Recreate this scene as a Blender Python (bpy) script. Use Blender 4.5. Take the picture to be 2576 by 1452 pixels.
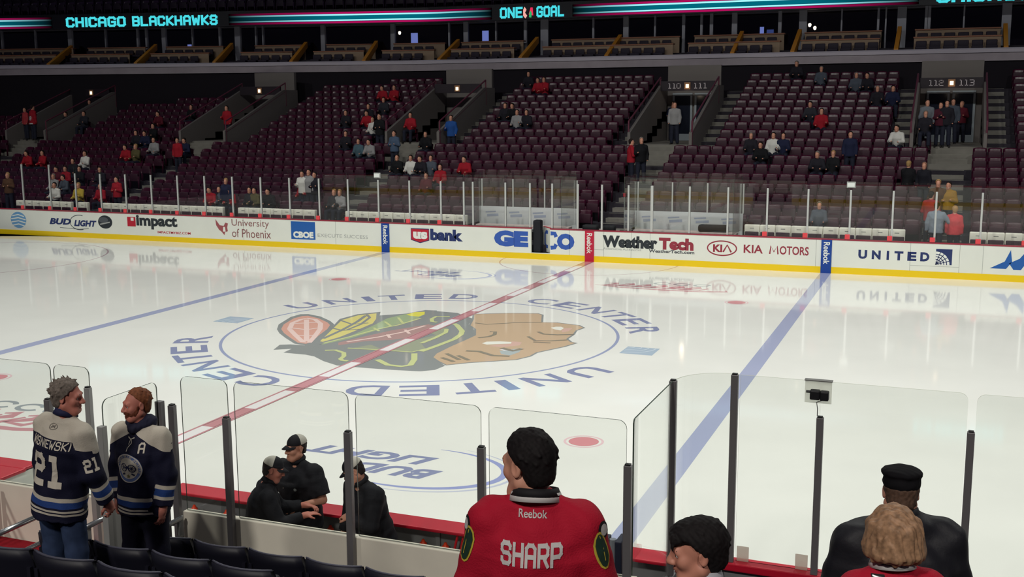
import bpy, bmesh, math, random
import numpy as np
from mathutils import Vector, Matrix
random.seed(7); RNG=np.random.default_rng(7)
for o in list(bpy.data.objects): bpy.data.objects.remove(o)
SC=bpy.context.scene; COL=SC.collection
def lin(c): c=c/255.; return c/12.92 if c<=.04045 else ((c+.055)/1.055)**2.4
def S(r,g,b): return (lin(r),lin(g),lin(b))
# ---------------------------------------------------------------- camera
cam_d=bpy.data.cameras.new('camera'); cam=bpy.data.objects.new('camera',cam_d); COL.objects.link(cam)
cam_d.sensor_fit='HORIZONTAL'; cam_d.sensor_width=36.; cam_d.lens=2802.98/2576*36
cam_d.clip_start=.05; cam_d.clip_end=300
YAW,PITCH,ROLL=math.radians(-21.473),math.radians(-9.312),math.radians(-.305)
cf=Vector((math.sin(YAW)*math.cos(PITCH),math.cos(YAW)*math.cos(PITCH),math.sin(PITCH)))
cr=Vector((math.cos(YAW),-math.sin(YAW),0)); cu=cr.cross(cf)
r2=cr*math.cos(ROLL)+cu*math.sin(ROLL); u2=-cr*math.sin(ROLL)+cu*math.cos(ROLL)
cam.matrix_world=Matrix(((r2.x,u2.x,-cf.x,11.2755),(r2.y,u2.y,-cf.y,-22.9173),(r2.z,u2.z,-cf.z,5.2429),(0,0,0,1)))
SC.camera=cam
# ---------------------------------------------------------------- world, lights, exposure
w=bpy.data.worlds.new('arena_air'); SC.world=w; w.use_nodes=True
w.node_tree.nodes['Background'].inputs[0].default_value=(.50,.46,.80,1)
w.node_tree.nodes['Background'].inputs[1].default_value=.034
vs=SC.view_settings; vs.view_transform='Standard'; vs.look='None'; vs.gamma=1; vs.exposure=0.0; vs.use_curve_mapping=False
SC.cycles.transparent_max_bounces=40; SC.cycles.max_bounces=6; SC.cycles.glossy_bounces=3; SC.cycles.diffuse_bounces=3
SC.cycles.sample_clamp_indirect=4; SC.cycles.caustics_reflective=False; SC.cycles.caustics_refractive=False
SC.cycles.use_denoising=True
def spot(x,y,z,power,ang,blend,tx,ty,col=(.985,1,.93),tz=0):
    d=bpy.data.lights.new('rink_light','SPOT'); d.energy=power; d.color=col; d.spot_size=math.radians(ang); d.spot_blend=blend; d.shadow_soft_size=.7
    o=bpy.data.objects.new('rink_light',d); COL.objects.link(o); o.location=(x,y,z)
    o.rotation_euler=(Vector((tx,ty,tz))-Vector((x,y,z))).to_track_quat('-Z','Y').to_euler()
for lx,pw in ((-27,5400),(-14,6300),(-1,6900),(12,7500),(25,7600)):
    for sy in (-1,1): spot(lx,12*sy,25,pw*(1.24 if sy<0 else .78),104,.8,lx*.95,-3*sy)
for hx in (-4,8,18): spot(hx,-31,15,5200,72,1.,hx,-15.5,(1,.95,.88))   # house lights over the near stand
# ---------------------------------------------------------------- materials
MATS={}
def M(name,col,rough=.55,spec=.4,metal=0,noise=0,nscale=8,emit=None,estr=0,coat=0,bump=0):
    if name in MATS: return MATS[name]
    m=bpy.data.materials.new(name); m.use_nodes=True; nt=m.node_tree; b=nt.nodes['Principled BSDF']
    b.inputs['Base Color'].default_value=(*col,1); b.inputs['Roughness'].default_value=rough
    b.inputs['Specular IOR Level'].default_value=spec; b.inputs['Metallic'].default_value=metal; b.inputs['Coat Weight'].default_value=coat
    if emit: b.inputs['Emission Color'].default_value=(*emit,1); b.inputs['Emission Strength'].default_value=estr
    if noise or bump:
        tc=nt.nodes.new('ShaderNodeTexCoord'); n=nt.nodes.new('ShaderNodeTexNoise'); n.inputs['Scale'].default_value=nscale; n.inputs['Detail'].default_value=4
        nt.links.new(tc.outputs['Object'],n.inputs['Vector'])
        if noise:
            mr=nt.nodes.new('ShaderNodeMapRange'); mr.inputs[1].default_value=.3; mr.inputs[2].default_value=.7; mr.inputs[3].default_value=1-noise; mr.inputs[4].default_value=1+noise
            mx=nt.nodes.new('ShaderNodeVectorMath'); mx.operation='SCALE'; mx.inputs[0].default_value=col
            nt.links.new(n.outputs['Fac'],mr.inputs[0]); nt.links.new(mr.outputs[0],mx.inputs['Scale']); nt.links.new(mx.outputs[0],b.inputs['Base Color'])
        if bump:
            bp=nt.nodes.new('ShaderNodeBump'); bp.inputs['Strength'].default_value=bump; bp.inputs['Distance'].default_value=.01
            nt.links.new(n.outputs['Fac'],bp.inputs['Height']); nt.links.new(bp.outputs[0],b.inputs['Normal'])
    MATS[name]=m; return m
def glow(name,col,s):
    if name in MATS: return MATS[name]
    m=bpy.data.materials.new(name); m.use_nodes=True; nt=m.node_tree; nt.nodes.clear()
    e=nt.nodes.new('ShaderNodeEmission'); e.inputs[0].default_value=(*col,1); e.inputs[1].default_value=s
    o=nt.nodes.new('ShaderNodeOutputMaterial'); nt.links.new(e.outputs[0],o.inputs[0]); MATS[name]=m; return m
def glow_fade(name,col,s):
    m=glow(name,col,s); nt=m.node_tree; e=[n for n in nt.nodes if n.type=='EMISSION'][0]
    a=nt.nodes.new('ShaderNodeAttribute'); a.attribute_name='fade'
    k=nt.nodes.new('ShaderNodeMath'); k.operation='MULTIPLY'; k.inputs[1].default_value=s
    nt.links.new(a.outputs['Fac'],k.inputs[0]); nt.links.new(k.outputs[0],e.inputs[1]); return m
def glass(name,tint,ior=1.45,rough=0.):
    m=bpy.data.materials.new(name); m.use_nodes=True; nt=m.node_tree; nt.nodes.clear()
    t=nt.nodes.new('ShaderNodeBsdfTransparent'); t.inputs[0].default_value=(*tint,1)
    g=nt.nodes.new('ShaderNodeBsdfGlossy'); g.inputs[0].default_value=(1,1,1,1); g.inputs['Roughness'].default_value=rough
    f=nt.nodes.new('ShaderNodeFresnel'); ge=nt.nodes.new('ShaderNodeNewGeometry'); mr=nt.nodes.new('ShaderNodeMapRange')
    mr.inputs[3].default_value=ior; mr.inputs[4].default_value=1/ior; nt.links.new(ge.outputs['Backfacing'],mr.inputs[0]); nt.links.new(mr.outputs[0],f.inputs[0])
    x=nt.nodes.new('ShaderNodeMixShader'); o=nt.nodes.new('ShaderNodeOutputMaterial')
    nt.links.new(f.outputs[0],x.inputs[0]); nt.links.new(t.outputs[0],x.inputs[1]); nt.links.new(g.outputs[0],x.inputs[2]); nt.links.new(x.outputs[0],o.inputs[0])
    MATS[name]=m; return m
def frosted(name,col,clear):
    if name in MATS: return MATS[name]
    m=bpy.data.materials.new(name); m.use_nodes=True; nt=m.node_tree; nt.nodes.clear(); N=nt.nodes.new
    a,b,c,x,y,o=N('ShaderNodeBsdfTranslucent'),N('ShaderNodeBsdfDiffuse'),N('ShaderNodeBsdfTransparent'),N('ShaderNodeMixShader'),N('ShaderNodeMixShader'),N('ShaderNodeOutputMaterial')
    a.inputs[0].default_value=(*col,1); b.inputs[0].default_value=(*col,1); x.inputs[0].default_value=.45; y.inputs[0].default_value=clear
    nt.links.new(a.outputs[0],x.inputs[1]); nt.links.new(b.outputs[0],x.inputs[2]); nt.links.new(x.outputs[0],y.inputs[1]); nt.links.new(c.outputs[0],y.inputs[2]); nt.links.new(y.outputs[0],o.inputs[0]); MATS[name]=m; return m
WREF=S(222,222,210)
def P(name,r,g,b):          # colour as it shows on the white ice
    c=S(r,g,b); return M(name,tuple(min(.9,.86*c[i]/WREF[i]) for i in range(3)),.07,.45)
# ---------------------------------------------------------------- mesh helpers
def link(o,parent=None):
    COL.objects.link(o)
    if parent is not None: o.parent=parent
    return o
def mesh(name,v,f,mat,parent=None,smooth=False,fm=None):
    me=bpy.data.meshes.new(name); me.from_pydata([tuple(map(float,p)) for p in v],[],[tuple(map(int,q)) for q in f])
    mats=mat if isinstance(mat,(list,tuple)) else [mat]
    for m in mats: me.materials.append(m)
    if fm is not None: me.polygons.foreach_set('material_index',fm)
    if smooth: me.polygons.foreach_set('use_smooth',[True]*len(me.polygons))
    me.update(); return link(bpy.data.objects.new(name,me),parent)
class MB:
    def __init__(s): s.v=[]; s.f=[]; s.m=[]
    def add(s,v,f,mi=0):
        n=len(s.v); s.v+=[tuple(p) for p in v]; s.f+=[tuple(n+i for i in q) for q in f]; s.m+=[mi]*len(f); return s
    def box(s,x0,x1,y0,y1,z0,z1,mi=0,M4=None):
        v=[(x,y,z) for x in (x0,x1) for y in (y0,y1) for z in (z0,z1)]
        if M4: v=[tuple(M4@Vector(p)) for p in v]
        return s.add(v,[(0,1,3,2),(4,6,7,5),(0,4,5,1),(2,3,7,6),(0,2,6,4),(1,5,7,3)],mi)
    def bbox(s,x0,x1,y0,y1,z0,z1,b=.01,mi=0,M4=None):    # bevelled box
        bm=bmesh.new(); bmesh.ops.create_cube(bm,size=1)
        for q in bm.verts: q.co=Vector(((x0+x1)/2+q.co.x*(x1-x0),(y0+y1)/2+q.co.y*(y1-y0),(z0+z1)/2+q.co.z*(z1-z0)))
        bmesh.ops.bevel(bm,geom=bm.edges[:],offset=b,segments=2,affect='EDGES',profile=.6)
        bm.verts.index_update(); v=[(M4@q.co) if M4 else q.co.copy() for q in bm.verts]; f=[[q.index for q in p.verts] for p in bm.faces]; bm.free()
        return s.add(v,f,mi)
    def tube(s,pts,r,n=10,mi=0,cap=True):
        pts=[Vector(p) for p in pts]; R=r if isinstance(r,(list,tuple)) else [r]*len(pts); v=[]; f=[]; prev=None
        for i,p in enumerate(pts):
            t=(pts[min(i+1,len(pts)-1)]-pts[max(i-1,0)]).normalized()
            a=prev if prev is not None else (Vector((0,0,1)) if abs(t.z)<.9 else Vector((1,0,0)))
            a=(a-t*a.dot(t)).normalized(); b=t.cross(a); prev=a
            v+=[p+(a*math.cos(q)+b*math.sin(q))*R[i] for q in [2*math.pi*k/n for k in range(n)]]
        for i in range(len(pts)-1):
            for k in range(n): f.append((i*n+k,i*n+(k+1)%n,(i+1)*n+(k+1)%n,(i+1)*n+k))
        if cap: f.append(tuple(range(n))[::-1]); f.append(tuple(range((len(pts)-1)*n,len(pts)*n)))
        return s.add(v,f,mi)
    def prism(s,poly,O,ex,ey,ez,t,mi=0):   # 2D polygon extruded along ez by t
        O,ex,ey,ez=map(Vector,(O,ex,ey,ez)); n=len(poly)
        v=[O+ex*a+ey*b for a,b in poly]+[O+ex*a+ey*b+ez*t for a,b in poly]
        return s.add(v,[tuple(range(n))[::-1],tuple(range(n,2*n))]+[(i,(i+1)%n,n+(i+1)%n,n+i) for i in range(n)],mi)
    def lathe(s,prof,c=(0,0,0),n=14,mi=0):
        v=[(c[0]+r*math.cos(2*math.pi*k/n),c[1]+r*math.sin(2*math.pi*k/n),c[2]+z) for r,z in prof for k in range(n)]
        f=[(i*n+k,i*n+(k+1)%n,(i+1)*n+(k+1)%n,(i+1)*n+k) for i in range(len(prof)-1) for k in range(n)]
        return s.add(v,f+[tuple(range(n))[::-1],tuple(range((len(prof)-1)*n,len(prof)*n))],mi)
    def build(s,name,mat,parent=None,smooth=False): return mesh(name,s.v,s.f,mat,parent,smooth,s.m)
def tag(o,label=None,cat=None,group=None,kind=None):
    if label: o['label']=label
    if cat: o['category']=cat
    if group: o['group']=group
    if kind: o['kind']=kind
    return o
def thing(name,label,cat,group=None,loc=(0,0,0),rz=0):
    o=link(bpy.data.objects.new(name,None)); o.location=loc; o.rotation_euler=(0,0,rz); o.empty_display_size=.2
    return tag(o,label,cat,group)
def struct(name,mb,mat,label=None): return tag(mb.build(name,mat),label,None,None,'structure')
def copy_tree(o,parent=None):
    c=o.copy(); COL.objects.link(c)
    if parent is not None: c.parent=parent
    for ch in list(o.children): copy_tree(ch,c)
    return c
# ---------------------------------------------------------------- flat marks: polygons, strokes, lettering
def flat(name,polys,O,ex,ey,mat,parent=None):
    O,ex,ey=Vector(O),Vector(ex),Vector(ey); v=[];f=[]
    for p in polys:
        n=len(v); v+=[O+ex*a+ey*b for a,b in p]; f.append(tuple(range(n,n+len(p))))
    return mesh(name,v,f,mat,parent)
def stroke(pts,wd,close=False):
    out=[]; pts=list(pts)+([pts[0]] if close else []); n=len(pts)
    W_=wd if isinstance(wd,(list,tuple)) else [wd]*n; L=[];R=[]
    for i in range(n):
        a=np.array(pts[max(i-1,0)],float); b=np.array(pts[min(i+1,n-1)],float)
        if close and i in (0,n-1): a=np.array(pts[n-2],float); b=np.array(pts[1],float)
        t=(b-a)/(np.linalg.norm(b-a)+1e-9); q=np.array([-t[1],t[0]])*W_[i]/2; p=np.array(pts[i],float); L.append(p+q); R.append(p-q)
    return [[L[i],L[i+1],R[i+1],R[i]] for i in range(n-1)]
def arc(cx,cy,r,a0,a1,n=48,ry=None): return [(cx+r*math.cos(math.radians(a0+(a1-a0)*i/n)),cy+(ry or r)*math.sin(math.radians(a0+(a1-a0)*i/n))) for i in range(n+1)]
def disc(cx,cy,r,n=40,ry=None): return arc(cx,cy,r,0,360-360/n,n-1,ry)
def textmesh(s,bold=0.,shear=0.):
    c=bpy.data.curves.new('t','FONT'); c.body=s; c.size=1; c.offset=bold; c.shear=shear; c.resolution_u=3
    o=bpy.data.objects.new('t',c); COL.objects.link(o); bpy.context.view_layer.update()
    me=bpy.data.meshes.new_from_object(o.evaluated_get(bpy.context.evaluated_depsgraph_get()))
    v=np.array([q.co[:2] for q in me.vertices]); f=[tuple(p.vertices) for p in me.polygons]
    bpy.data.objects.remove(o); bpy.data.meshes.remove(me); bpy.data.curves.remove(c); return v,f
def text(name,s,x0,x1,y0,y1,O,ex,ey,mat,parent=None,bold=0.,shear=0.):   # lettering fitted into the box x0..x1, y0..y1
    v,f=textmesh(s,bold,shear); lo,hi=v.min(0),v.max(0); v=(v-lo)/(hi-lo)*np.array([x1-x0,y1-y0])+np.array([x0,y0])
    O,ex,ey=Vector(O),Vector(ex),Vector(ey)
    return mesh(name,[O+ex*float(a)+ey*float(b) for a,b in v],f,mat,parent)
# block letters from strokes on a 4 x 6 grid, cut corners
BL={'A':['0,0 0,5 1,6 3,6 4,5 4,0','0,2.6 4,2.6'],'B':['0,0 0,6 3.2,6 4,5.2 4,3.9 3.2,3.1 4,2.3 4,.8 3.2,0 0,0','0,3.1 3.2,3.1'],'C':['4,4.6 4,5.2 3.2,6 .8,6 0,5.2 0,.8 .8,0 3.2,0 4,.8 4,1.4'],
'D':['0,0 0,6 3,6 4,5 4,1 3,0 0,0'],'E':['4,6 0,6 0,0 4,0','0,3.1 3.2,3.1'],'F':['4,6 0,6 0,0','0,3.1 3,3.1'],'G':['4,4.8 4,5.2 3.2,6 .8,6 0,5.2 0,.8 .8,0 3.2,0 4,.8 4,2.8 2.2,2.8'],'H':['0,0 0,6','4,0 4,6','0,3 4,3'],
'I':['.2,0 .2,6'],'K':['0,0 0,6','4,6 .6,3 4,0'],'L':['0,6 0,0 4,0'],'N':['0,0 0,6 4,0 4,6'],'O':['.8,0 0,.8 0,5.2 .8,6 3.2,6 4,5.2 4,.8 3.2,0 .8,0'],'P':['0,0 0,6 3.2,6 4,5.2 4,3.4 3.2,2.6 0,2.6'],
'R':['0,0 0,6 3.2,6 4,5.2 4,3.6 3.2,2.8 0,2.8','2.2,2.8 4,0'],'S':['4,4.6 4,5.2 3.2,6 .8,6 0,5.2 0,3.9 .8,3.1 3.2,3.1 4,2.3 4,.8 3.2,0 .8,0 0,.8 0,1.4'],'T':['0,6 4,6','2,0 2,6'],'U':['0,6 0,.8 .8,0 3.2,0 4,.8 4,6'],
'W':['0,6 .9,0 2.3,4 3.7,0 4.6,6'],'J':['3,6 3,.8 2.2,0 .8,0 0,.8'],'M':['0,0 0,6 2,3 4,6 4,0'],'Q':['4,0 4,6 0,6 0,0 4,0'],'X':['0,0 4,6','4,0 0,6'],'0':['.8,0 0,.8 0,5.2 .8,6 3.2,6 4,5.2 4,.8 3.2,0 .8,0'],'1':['.8,6 2,6 2,0','.8,0 3.4,0'],'2':['0,4.6 0,5.2 .8,6 3.2,6 4,5.2 4,3.9 3.2,3.1 .8,3.1 0,2.3 0,0 4,0'],'7':['0,6 4,6 2,0'],'5':['4,6 0,6 0,3.4 3.2,3.4 4,2.6 4,.8 3.2,0 0,0'],'8':['.8,0 0,.8 0,2.3 .8,3.1 0,3.9 0,5.2 .8,6 3.2,6 4,5.2 4,3.9 3.2,3.1 4,2.3 4,.8 3.2,0 .8,0','.8,3.1 3.2,3.1'],'3':['0,6 4,6 4,0 0,0','1,3 4,3'],'Y':['0,6 2,3 4,6','2,3 2,0']}
def block(s,wd=1.1,gap=.75,sub=0):  # list of quads for the word, cap height 6 (+wd), x from 0
    x=0; out=[]
    for ch in s:
        if ch==' ': x+=3; continue
        mxx=0
        for pl in BL[ch]:
            p=[tuple(map(float,q.split(','))) for q in pl.split()]; mxx=max(mxx,max(a for a,b in p))
            for (a,b),(c,d) in zip(p,p[1:]):
                L=math.hypot(c-a,d-b); tx,ty=(c-a)/L,(d-b)/L; e=wd*.42; a2,b2,c2,d2=a-tx*e,b-ty*e,c+tx*e,d+ty*e
                k=max(1,int(math.ceil(L*sub))) if sub else 1
                for i in range(k):
                    u,w_=i/k,(i+1)/k; p1=(a2+(c2-a2)*u,b2+(d2-b2)*u); p2=(a2+(c2-a2)*w_,b2+(d2-b2)*w_); nx,ny=-ty*wd/2,tx*wd/2
                    out.append([(x+p1[0]+nx,p1[1]+ny),(x+p2[0]+nx,p2[1]+ny),(x+p2[0]-nx,p2[1]-ny),(x+p1[0]-nx,p1[1]-ny)])
        x+=mxx+wd+gap
    return out,x-gap-wd
def fit(polys,x0,x1,y0,y1):
    A=np.array([p for q in polys for p in q]); lo,hi=A.min(0),A.max(0)
    return [[((a-lo[0])/(hi[0]-lo[0])*(x1-x0)+x0,(b-lo[1])/(hi[1]-lo[1])*(y1-y0)+y0) for a,b in q] for q in polys]
# ================================================================ ICE AND PAINT
def roundrect(hx,hy,r,n=10):
    out=[]
    for cx,cy,a in ((hx-r,hy-r,0),(-hx+r,hy-r,90),(-hx+r,-hy+r,180),(hx-r,-hy+r,270)):
        out+=[(cx+r*math.cos(math.radians(a+90*i/n)),cy+r*math.sin(math.radians(a+90*i/n))) for i in range(n+1)]
    return out
ICE=M('ice',(.86,.86,.825),.07,.45,noise=.025,nscale=.6)
ice=mesh('floor_ice',[(x,y,0) for x,y in roundrect(30.48,12.96,8.5)],[tuple(range(44))],ICE); tag(ice,'white ice sheet with painted lines and team emblem',None,None,'structure')
XY=((1,0,0),(0,1,0))
def onice(name,polys,mat,lv=1): return flat(name,polys,(0,0,.0006*lv),*XY,mat,ice)
BLU=P('ice_blue',160,166,184); NAV=P('ice_navy',134,140,162); RED=P('ice_red',190,138,136); THIN=P('ice_thin_red',184,160,158); WHT=P('ice_white',226,222,212)
for sx in (-1,1): onice('blue_line',[[(sx*7.77-.16,-12.95),(sx*7.77+.16,-12.95),(sx*7.77+.16,12.95),(sx*7.77-.16,12.95)]],BLU)
pk={'dark':P('ice_dark',140,144,136),'red':P('ice_feather',210,162,140),'yellow':P('ice_yellow',214,204,126),'green':P('ice_green',158,174,132),'tip':P('ice_tip',218,212,92),'band':P('ice_band',172,142,132),'olive':P('ice_olive',154,160,132),'tan':P('ice_tan',194,170,136),
'white':P('ice_pink_line',228,200,184),'gline':P('ice_green_line',196,202,140),'line':P('ice_grey_line',140,134,114),'cream':P('ice_cream',242,234,206),'pink':P('ice_pink',206,172,152),'blue':P('ice_bluegrey',170,180,172),'white2':WHT}
LOGO=[
('dark','-2.32,-2.64 -2.48,-2.14 -2.27,-2.02 -1.92,-2.01 -1.91,-1.62 -2.36,-0.22 -2.61,0.96 -2.16,0.48 -2.09,1.73 -1.52,2.24 -1.29,2.85 -0.98,2.89 -0.94,2.80 -0.34,2.76 0.18,2.31 0.35,2.18 0.55,1.46 0.99,0.82 1.21,0.23 1.20,-0.33 1.16,-1.04 1.18,-1.76 1.28,-2.14 1.53,-2.39 1.85,-2.72 1.81,-3.12 1.60,-3.32 1.55,-3.34 0.98,-3.42 0.29,-3.46 -0.25,-3.46 -0.72,-3.21 -1.14,-2.89 -1.40,-2.81 -1.96,-2.80 -2.00,-2.41 -2.32,-2.64',0),
('dark','-3.53,-0.65 -3.82,-0.13 -4.08,0.82 -4.05,1.22 -3.87,1.31 -3.39,1.12 -2.86,0.69 -2.54,0.34 -2.31,-0.20 -2.10,-0.97 -1.88,-1.69 -1.89,-2.00 -2.23,-1.93 -2.77,-1.46 -3.21,-1.04',0),
('dark','-1.77,-1.80 -2.33,-0.21 -2.77,1.00 -2.67,1.72 -2.27,2.22 -1.81,1.25 -1.60,0.68 -1.56,-0.27 -1.54,-0.93 -1.69,-1.70',0),
('red','-3.46,-0.62 -3.73,-0.09 -3.93,0.68 -3.89,1.03 -3.75,1.13 -3.30,0.91 -2.81,0.52 -2.57,0.24 -2.37,-0.23 -2.18,-0.92 -1.94,-1.63 -1.97,-1.88 -2.25,-1.82 -2.75,-1.37 -3.13,-1.01',0),
('yellow','-1.85,-1.52 -2.30,-0.20 -2.67,0.89 -2.60,1.60 -2.26,2.02 -1.89,1.32 -1.69,0.78 -1.64,-0.13 -1.62,-0.96 -1.71,-1.55',0),
('green','-1.66,-1.80 -1.47,-1.07 -1.53,-0.26 -1.61,0.67 -1.71,1.48 -1.56,2.12 -1.23,2.65 -1.01,2.22 -0.91,1.48 -1.07,0.87 -1.18,0.04 -1.32,-1.01 -1.56,-1.80',0),
('tip','-1.47,2.11 -1.41,2.48 -1.19,2.61 -1.03,2.26 -1.05,1.96 -1.29,1.97',0),
('band','-1.36,-1.50 -1.14,-0.70 -0.88,0.15 -0.60,0.68 -0.38,1.12 -0.48,1.18 -0.15,1.02 -0.05,0.62 -0.13,0.24 -0.07,-0.40 -0.37,-0.83 -0.88,-1.17 -1.21,-1.75',0),
('olive','-0.83,-1.99 -0.56,-1.44 -0.15,-1.74 0.06,-0.98 0.36,0.01 0.12,0.17 0.15,0.95 0.28,0.83 0.42,0.45 0.43,-0.21 0.43,-0.92 0.77,-1.40 0.64,-1.81 -0.13,-1.92 -0.78,-1.97',0),
('tan','0.13,2.73 0.48,2.94 0.94,3.17 1.65,3.38 1.82,3.24 2.14,2.31 2.50,2.39 3.12,2.25 3.32,2.01 3.25,1.64 3.33,1.17 3.35,0.65 3.54,0.36 3.69,0.30 3.55,-0.17 3.19,-0.92 3.18,-1.31 3.02,-1.70 2.67,-1.97 2.20,-2.30 1.85,-2.66 1.53,-2.39 1.27,-2.11 1.18,-1.76 1.17,-1.00 1.20,-0.25 1.21,0.31 0.93,0.97 0.62,1.35 0.37,2.14',0),
('cream','1.71,-0.46 1.74,-0.26 2.01,-0.12 2.28,-0.10 2.52,-0.09 2.31,-0.28 2.04,-0.43 1.86,-0.54',0),
('pink','2.26,-0.03 2.51,-0.05 2.58,-0.37 2.30,-0.66 1.97,-0.67 2.06,-0.48 2.34,-0.29',0),
('cream','2.57,1.74 2.64,1.90 2.76,1.94 2.88,1.81 2.89,1.51 2.72,1.58',0),
('pink','2.91,1.52 2.90,1.78 3.07,1.88 3.10,1.50 3.01,1.30',0),
('blue','2.37,-1.04 2.73,-0.61 2.82,-1.02 2.75,-1.39 2.53,-1.33',0),
('white2','2.32,-0.91 2.43,-0.80 2.58,-0.81 2.56,-0.93 2.46,-0.99',0),
('white','-3.25,-0.54 -3.60,0.14 -3.65,0.59 -3.59,0.80 -3.30,0.71 -2.90,0.30 -2.56,-0.29 -2.19,-1.17 -1.98,-1.72 -2.15,-1.71 -2.66,-1.18 -3.25,-0.54',0.123),
('white','-3.51,0.64 -2.11,-1.62',0.123),
('white','-3.54,0.07 -3.27,0.26 -3.00,0.45',0.085),
('white','-3.34,-0.40 -2.82,-0.47 -2.65,-0.15',0.085),
('white','-2.73,-1.12 -2.44,-1.09 -2.30,-0.96',0.085),
('dark','-1.91,-1.23 -2.01,-0.18 -2.18,0.84 -2.38,1.63',0.094),
('dark','-2.41,-0.06 -1.97,-0.25 -1.64,0.04',0.075),
('dark','-2.66,0.85 -2.13,0.49 -1.84,0.78',0.075),
('dark','-1.90,-0.14 -1.93,0.56 -2.15,1.42 -2.42,1.76',0.075),
('gline','-1.64,-1.68 -1.43,-0.81 -1.26,0.18 -1.03,0.79 -0.90,1.77',0.075),
('gline','-1.43,0.29 -1.11,-0.03',0.066),
('gline','-1.54,1.07 -1.11,0.59',0.066),
('gline','-1.47,1.66 -1.04,1.06',0.066),
('white','-1.21,-1.37 -0.80,-0.66 -0.50,0.11 -0.37,0.94',0.085),
('white','-0.74,-0.31 -0.50,-0.64',0.075),
('white','-0.61,0.33 -0.29,-0.06',0.075),
('gline','-1.22,-2.31 -1.02,-2.20 -0.71,-2.38 -0.54,-2.67 -0.48,-2.92 -0.38,-3.02 -0.24,-3.03',0.104),
('gline','0.28,-2.71 0.72,-3.07 1.04,-3.09 1.16,-2.92 1.01,-2.44 0.75,-1.91',0.132),
('gline','-0.87,-1.93 -0.32,-1.87 0.64,-1.81 0.79,-1.39',0.066),
('gline','0.80,-1.68 0.88,-0.99 0.94,-0.27 0.87,0.27 0.74,0.64 0.31,1.28 0.18,1.41',0.132),
('gline','0.43,-0.92 0.47,-0.28 0.44,0.37 0.29,0.74',0.104),
('gline','-0.31,2.23 -0.63,2.11 -0.60,1.78 -0.44,1.47 -0.29,1.43',0.104),
('line','0.63,1.67 0.96,1.60 1.22,1.79 1.56,2.05 2.14,2.31',0.057),
('line','1.40,0.06 1.58,0.28 1.61,0.54 1.50,0.84 1.38,0.79',0.094),
('line','1.69,-1.29 1.98,-1.25 2.41,-1.52 2.77,-1.46',0.113),
('line','1.47,-2.07 1.87,-2.33',0.094),
('line','1.40,-1.68 1.90,-2.12',0.094),
('line','1.71,-1.77 2.11,-2.10',0.094),
('line','2.42,0.59 2.73,0.22 3.06,0.31 3.39,0.54',0.075),
('line','2.45,1.18 2.66,0.97 2.99,1.00 3.34,1.17',0.085),
('line','2.74,0.07 3.14,0.10',0.075),
('line','2.31,-0.77 2.65,-0.94 2.75,-0.68',0.141),
]
for i,(k,s,wd) in enumerate(LOGO):
    p=[tuple(map(float,q.split(','))) for q in s.split()]
    onice('team_emblem',stroke(p,wd) if wd else [p],pk[k],2+i*.15)
    if k in ('tan','red','yellow','green') and not wd: onice('emblem_outline',stroke(p,.05,True),pk['dark'],2+i*.15+.07)
# centre line: chequered, with two border lines
cl=[[(sx*.16-.025,-12.95),(sx*.16+.025,-12.95),(sx*.16+.025,12.95),(sx*.16-.025,12.95)] for sx in (-.85,.85)]
onice('centre_line_white',[[(-.155,-12.95),(.155,-12.95),(.155,12.95),(-.155,12.95)]],WHT,10)
onice('centre_line',cl+[[(-.12,2.5*k-.6),(.12,2.5*k-.6),(.12,2.5*k+.6),(-.12,2.5*k+.6)] for k in range(-5,6)],RED,11)
onice('centre_circle',stroke(arc(0,0,4.55,0,360,120),.07),P('ice_circle',150,158,178),1)
onice('referee_crease',stroke(arc(0,12.95,3.05,180,360,60),.05),THIN)
for cx in (-21.03,21.03): onice('faceoff_circle',stroke(arc(cx,6.7,4.55,0,360,90),.06),THIN); onice('faceoff_circle',stroke(arc(cx,-6.7,4.55,0,360,90),.06),THIN)
for cx in (-6.1,6.1):
    for cy in (-6.7,6.7): onice('faceoff_spot',[disc(cx,cy,.24)],P('ice_spot',206,140,138),2); onice('faceoff_spot',stroke(arc(cx,cy,.3,0,360,40),.04),P('ice_spot_ring',222,190,186),2)
for k,ang in ((0,153.5),(0,-25)):
    for ch,a in zip('UNITED CENTER',(0,-12,-21,-28.6,-39.6,-50.6,None,-75.8,-86.3,-97.3,-107,-116.6,-128.3)):
        if a is None: continue
        t=math.radians(ang+a); er=Vector((math.cos(t),math.sin(t),0)); et=Vector((math.sin(t),-math.cos(t),0))
        wv=.12 if ch=='I' else .38
        text('ring_letter',ch,-wv,wv,-.39,.39,er*5.22+Vector((0,0,.0006)),et,er,NAV,ice,.02)
for sx in (-1,1):
    t=0 if sx>0 else math.pi; c=Vector((5.22*sx,0,.0007)); er=Vector((sx,0,0)); et=Vector((0,-sx,0))
    flat('airline_square',[[(-.36,-.36),(.36,-.36),(.36,.36),(-.36,.36)]],c,et,er,P('ice_steel',166,182,188),ice)
    flat('airline_square',sum([stroke(arc(-.36,-.36,.16*k,4,86,14),.025) for k in range(1,5)],[]),c+Vector((0,0,.0004)),et,er,P('ice_pale',206,216,218),ice)
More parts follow.
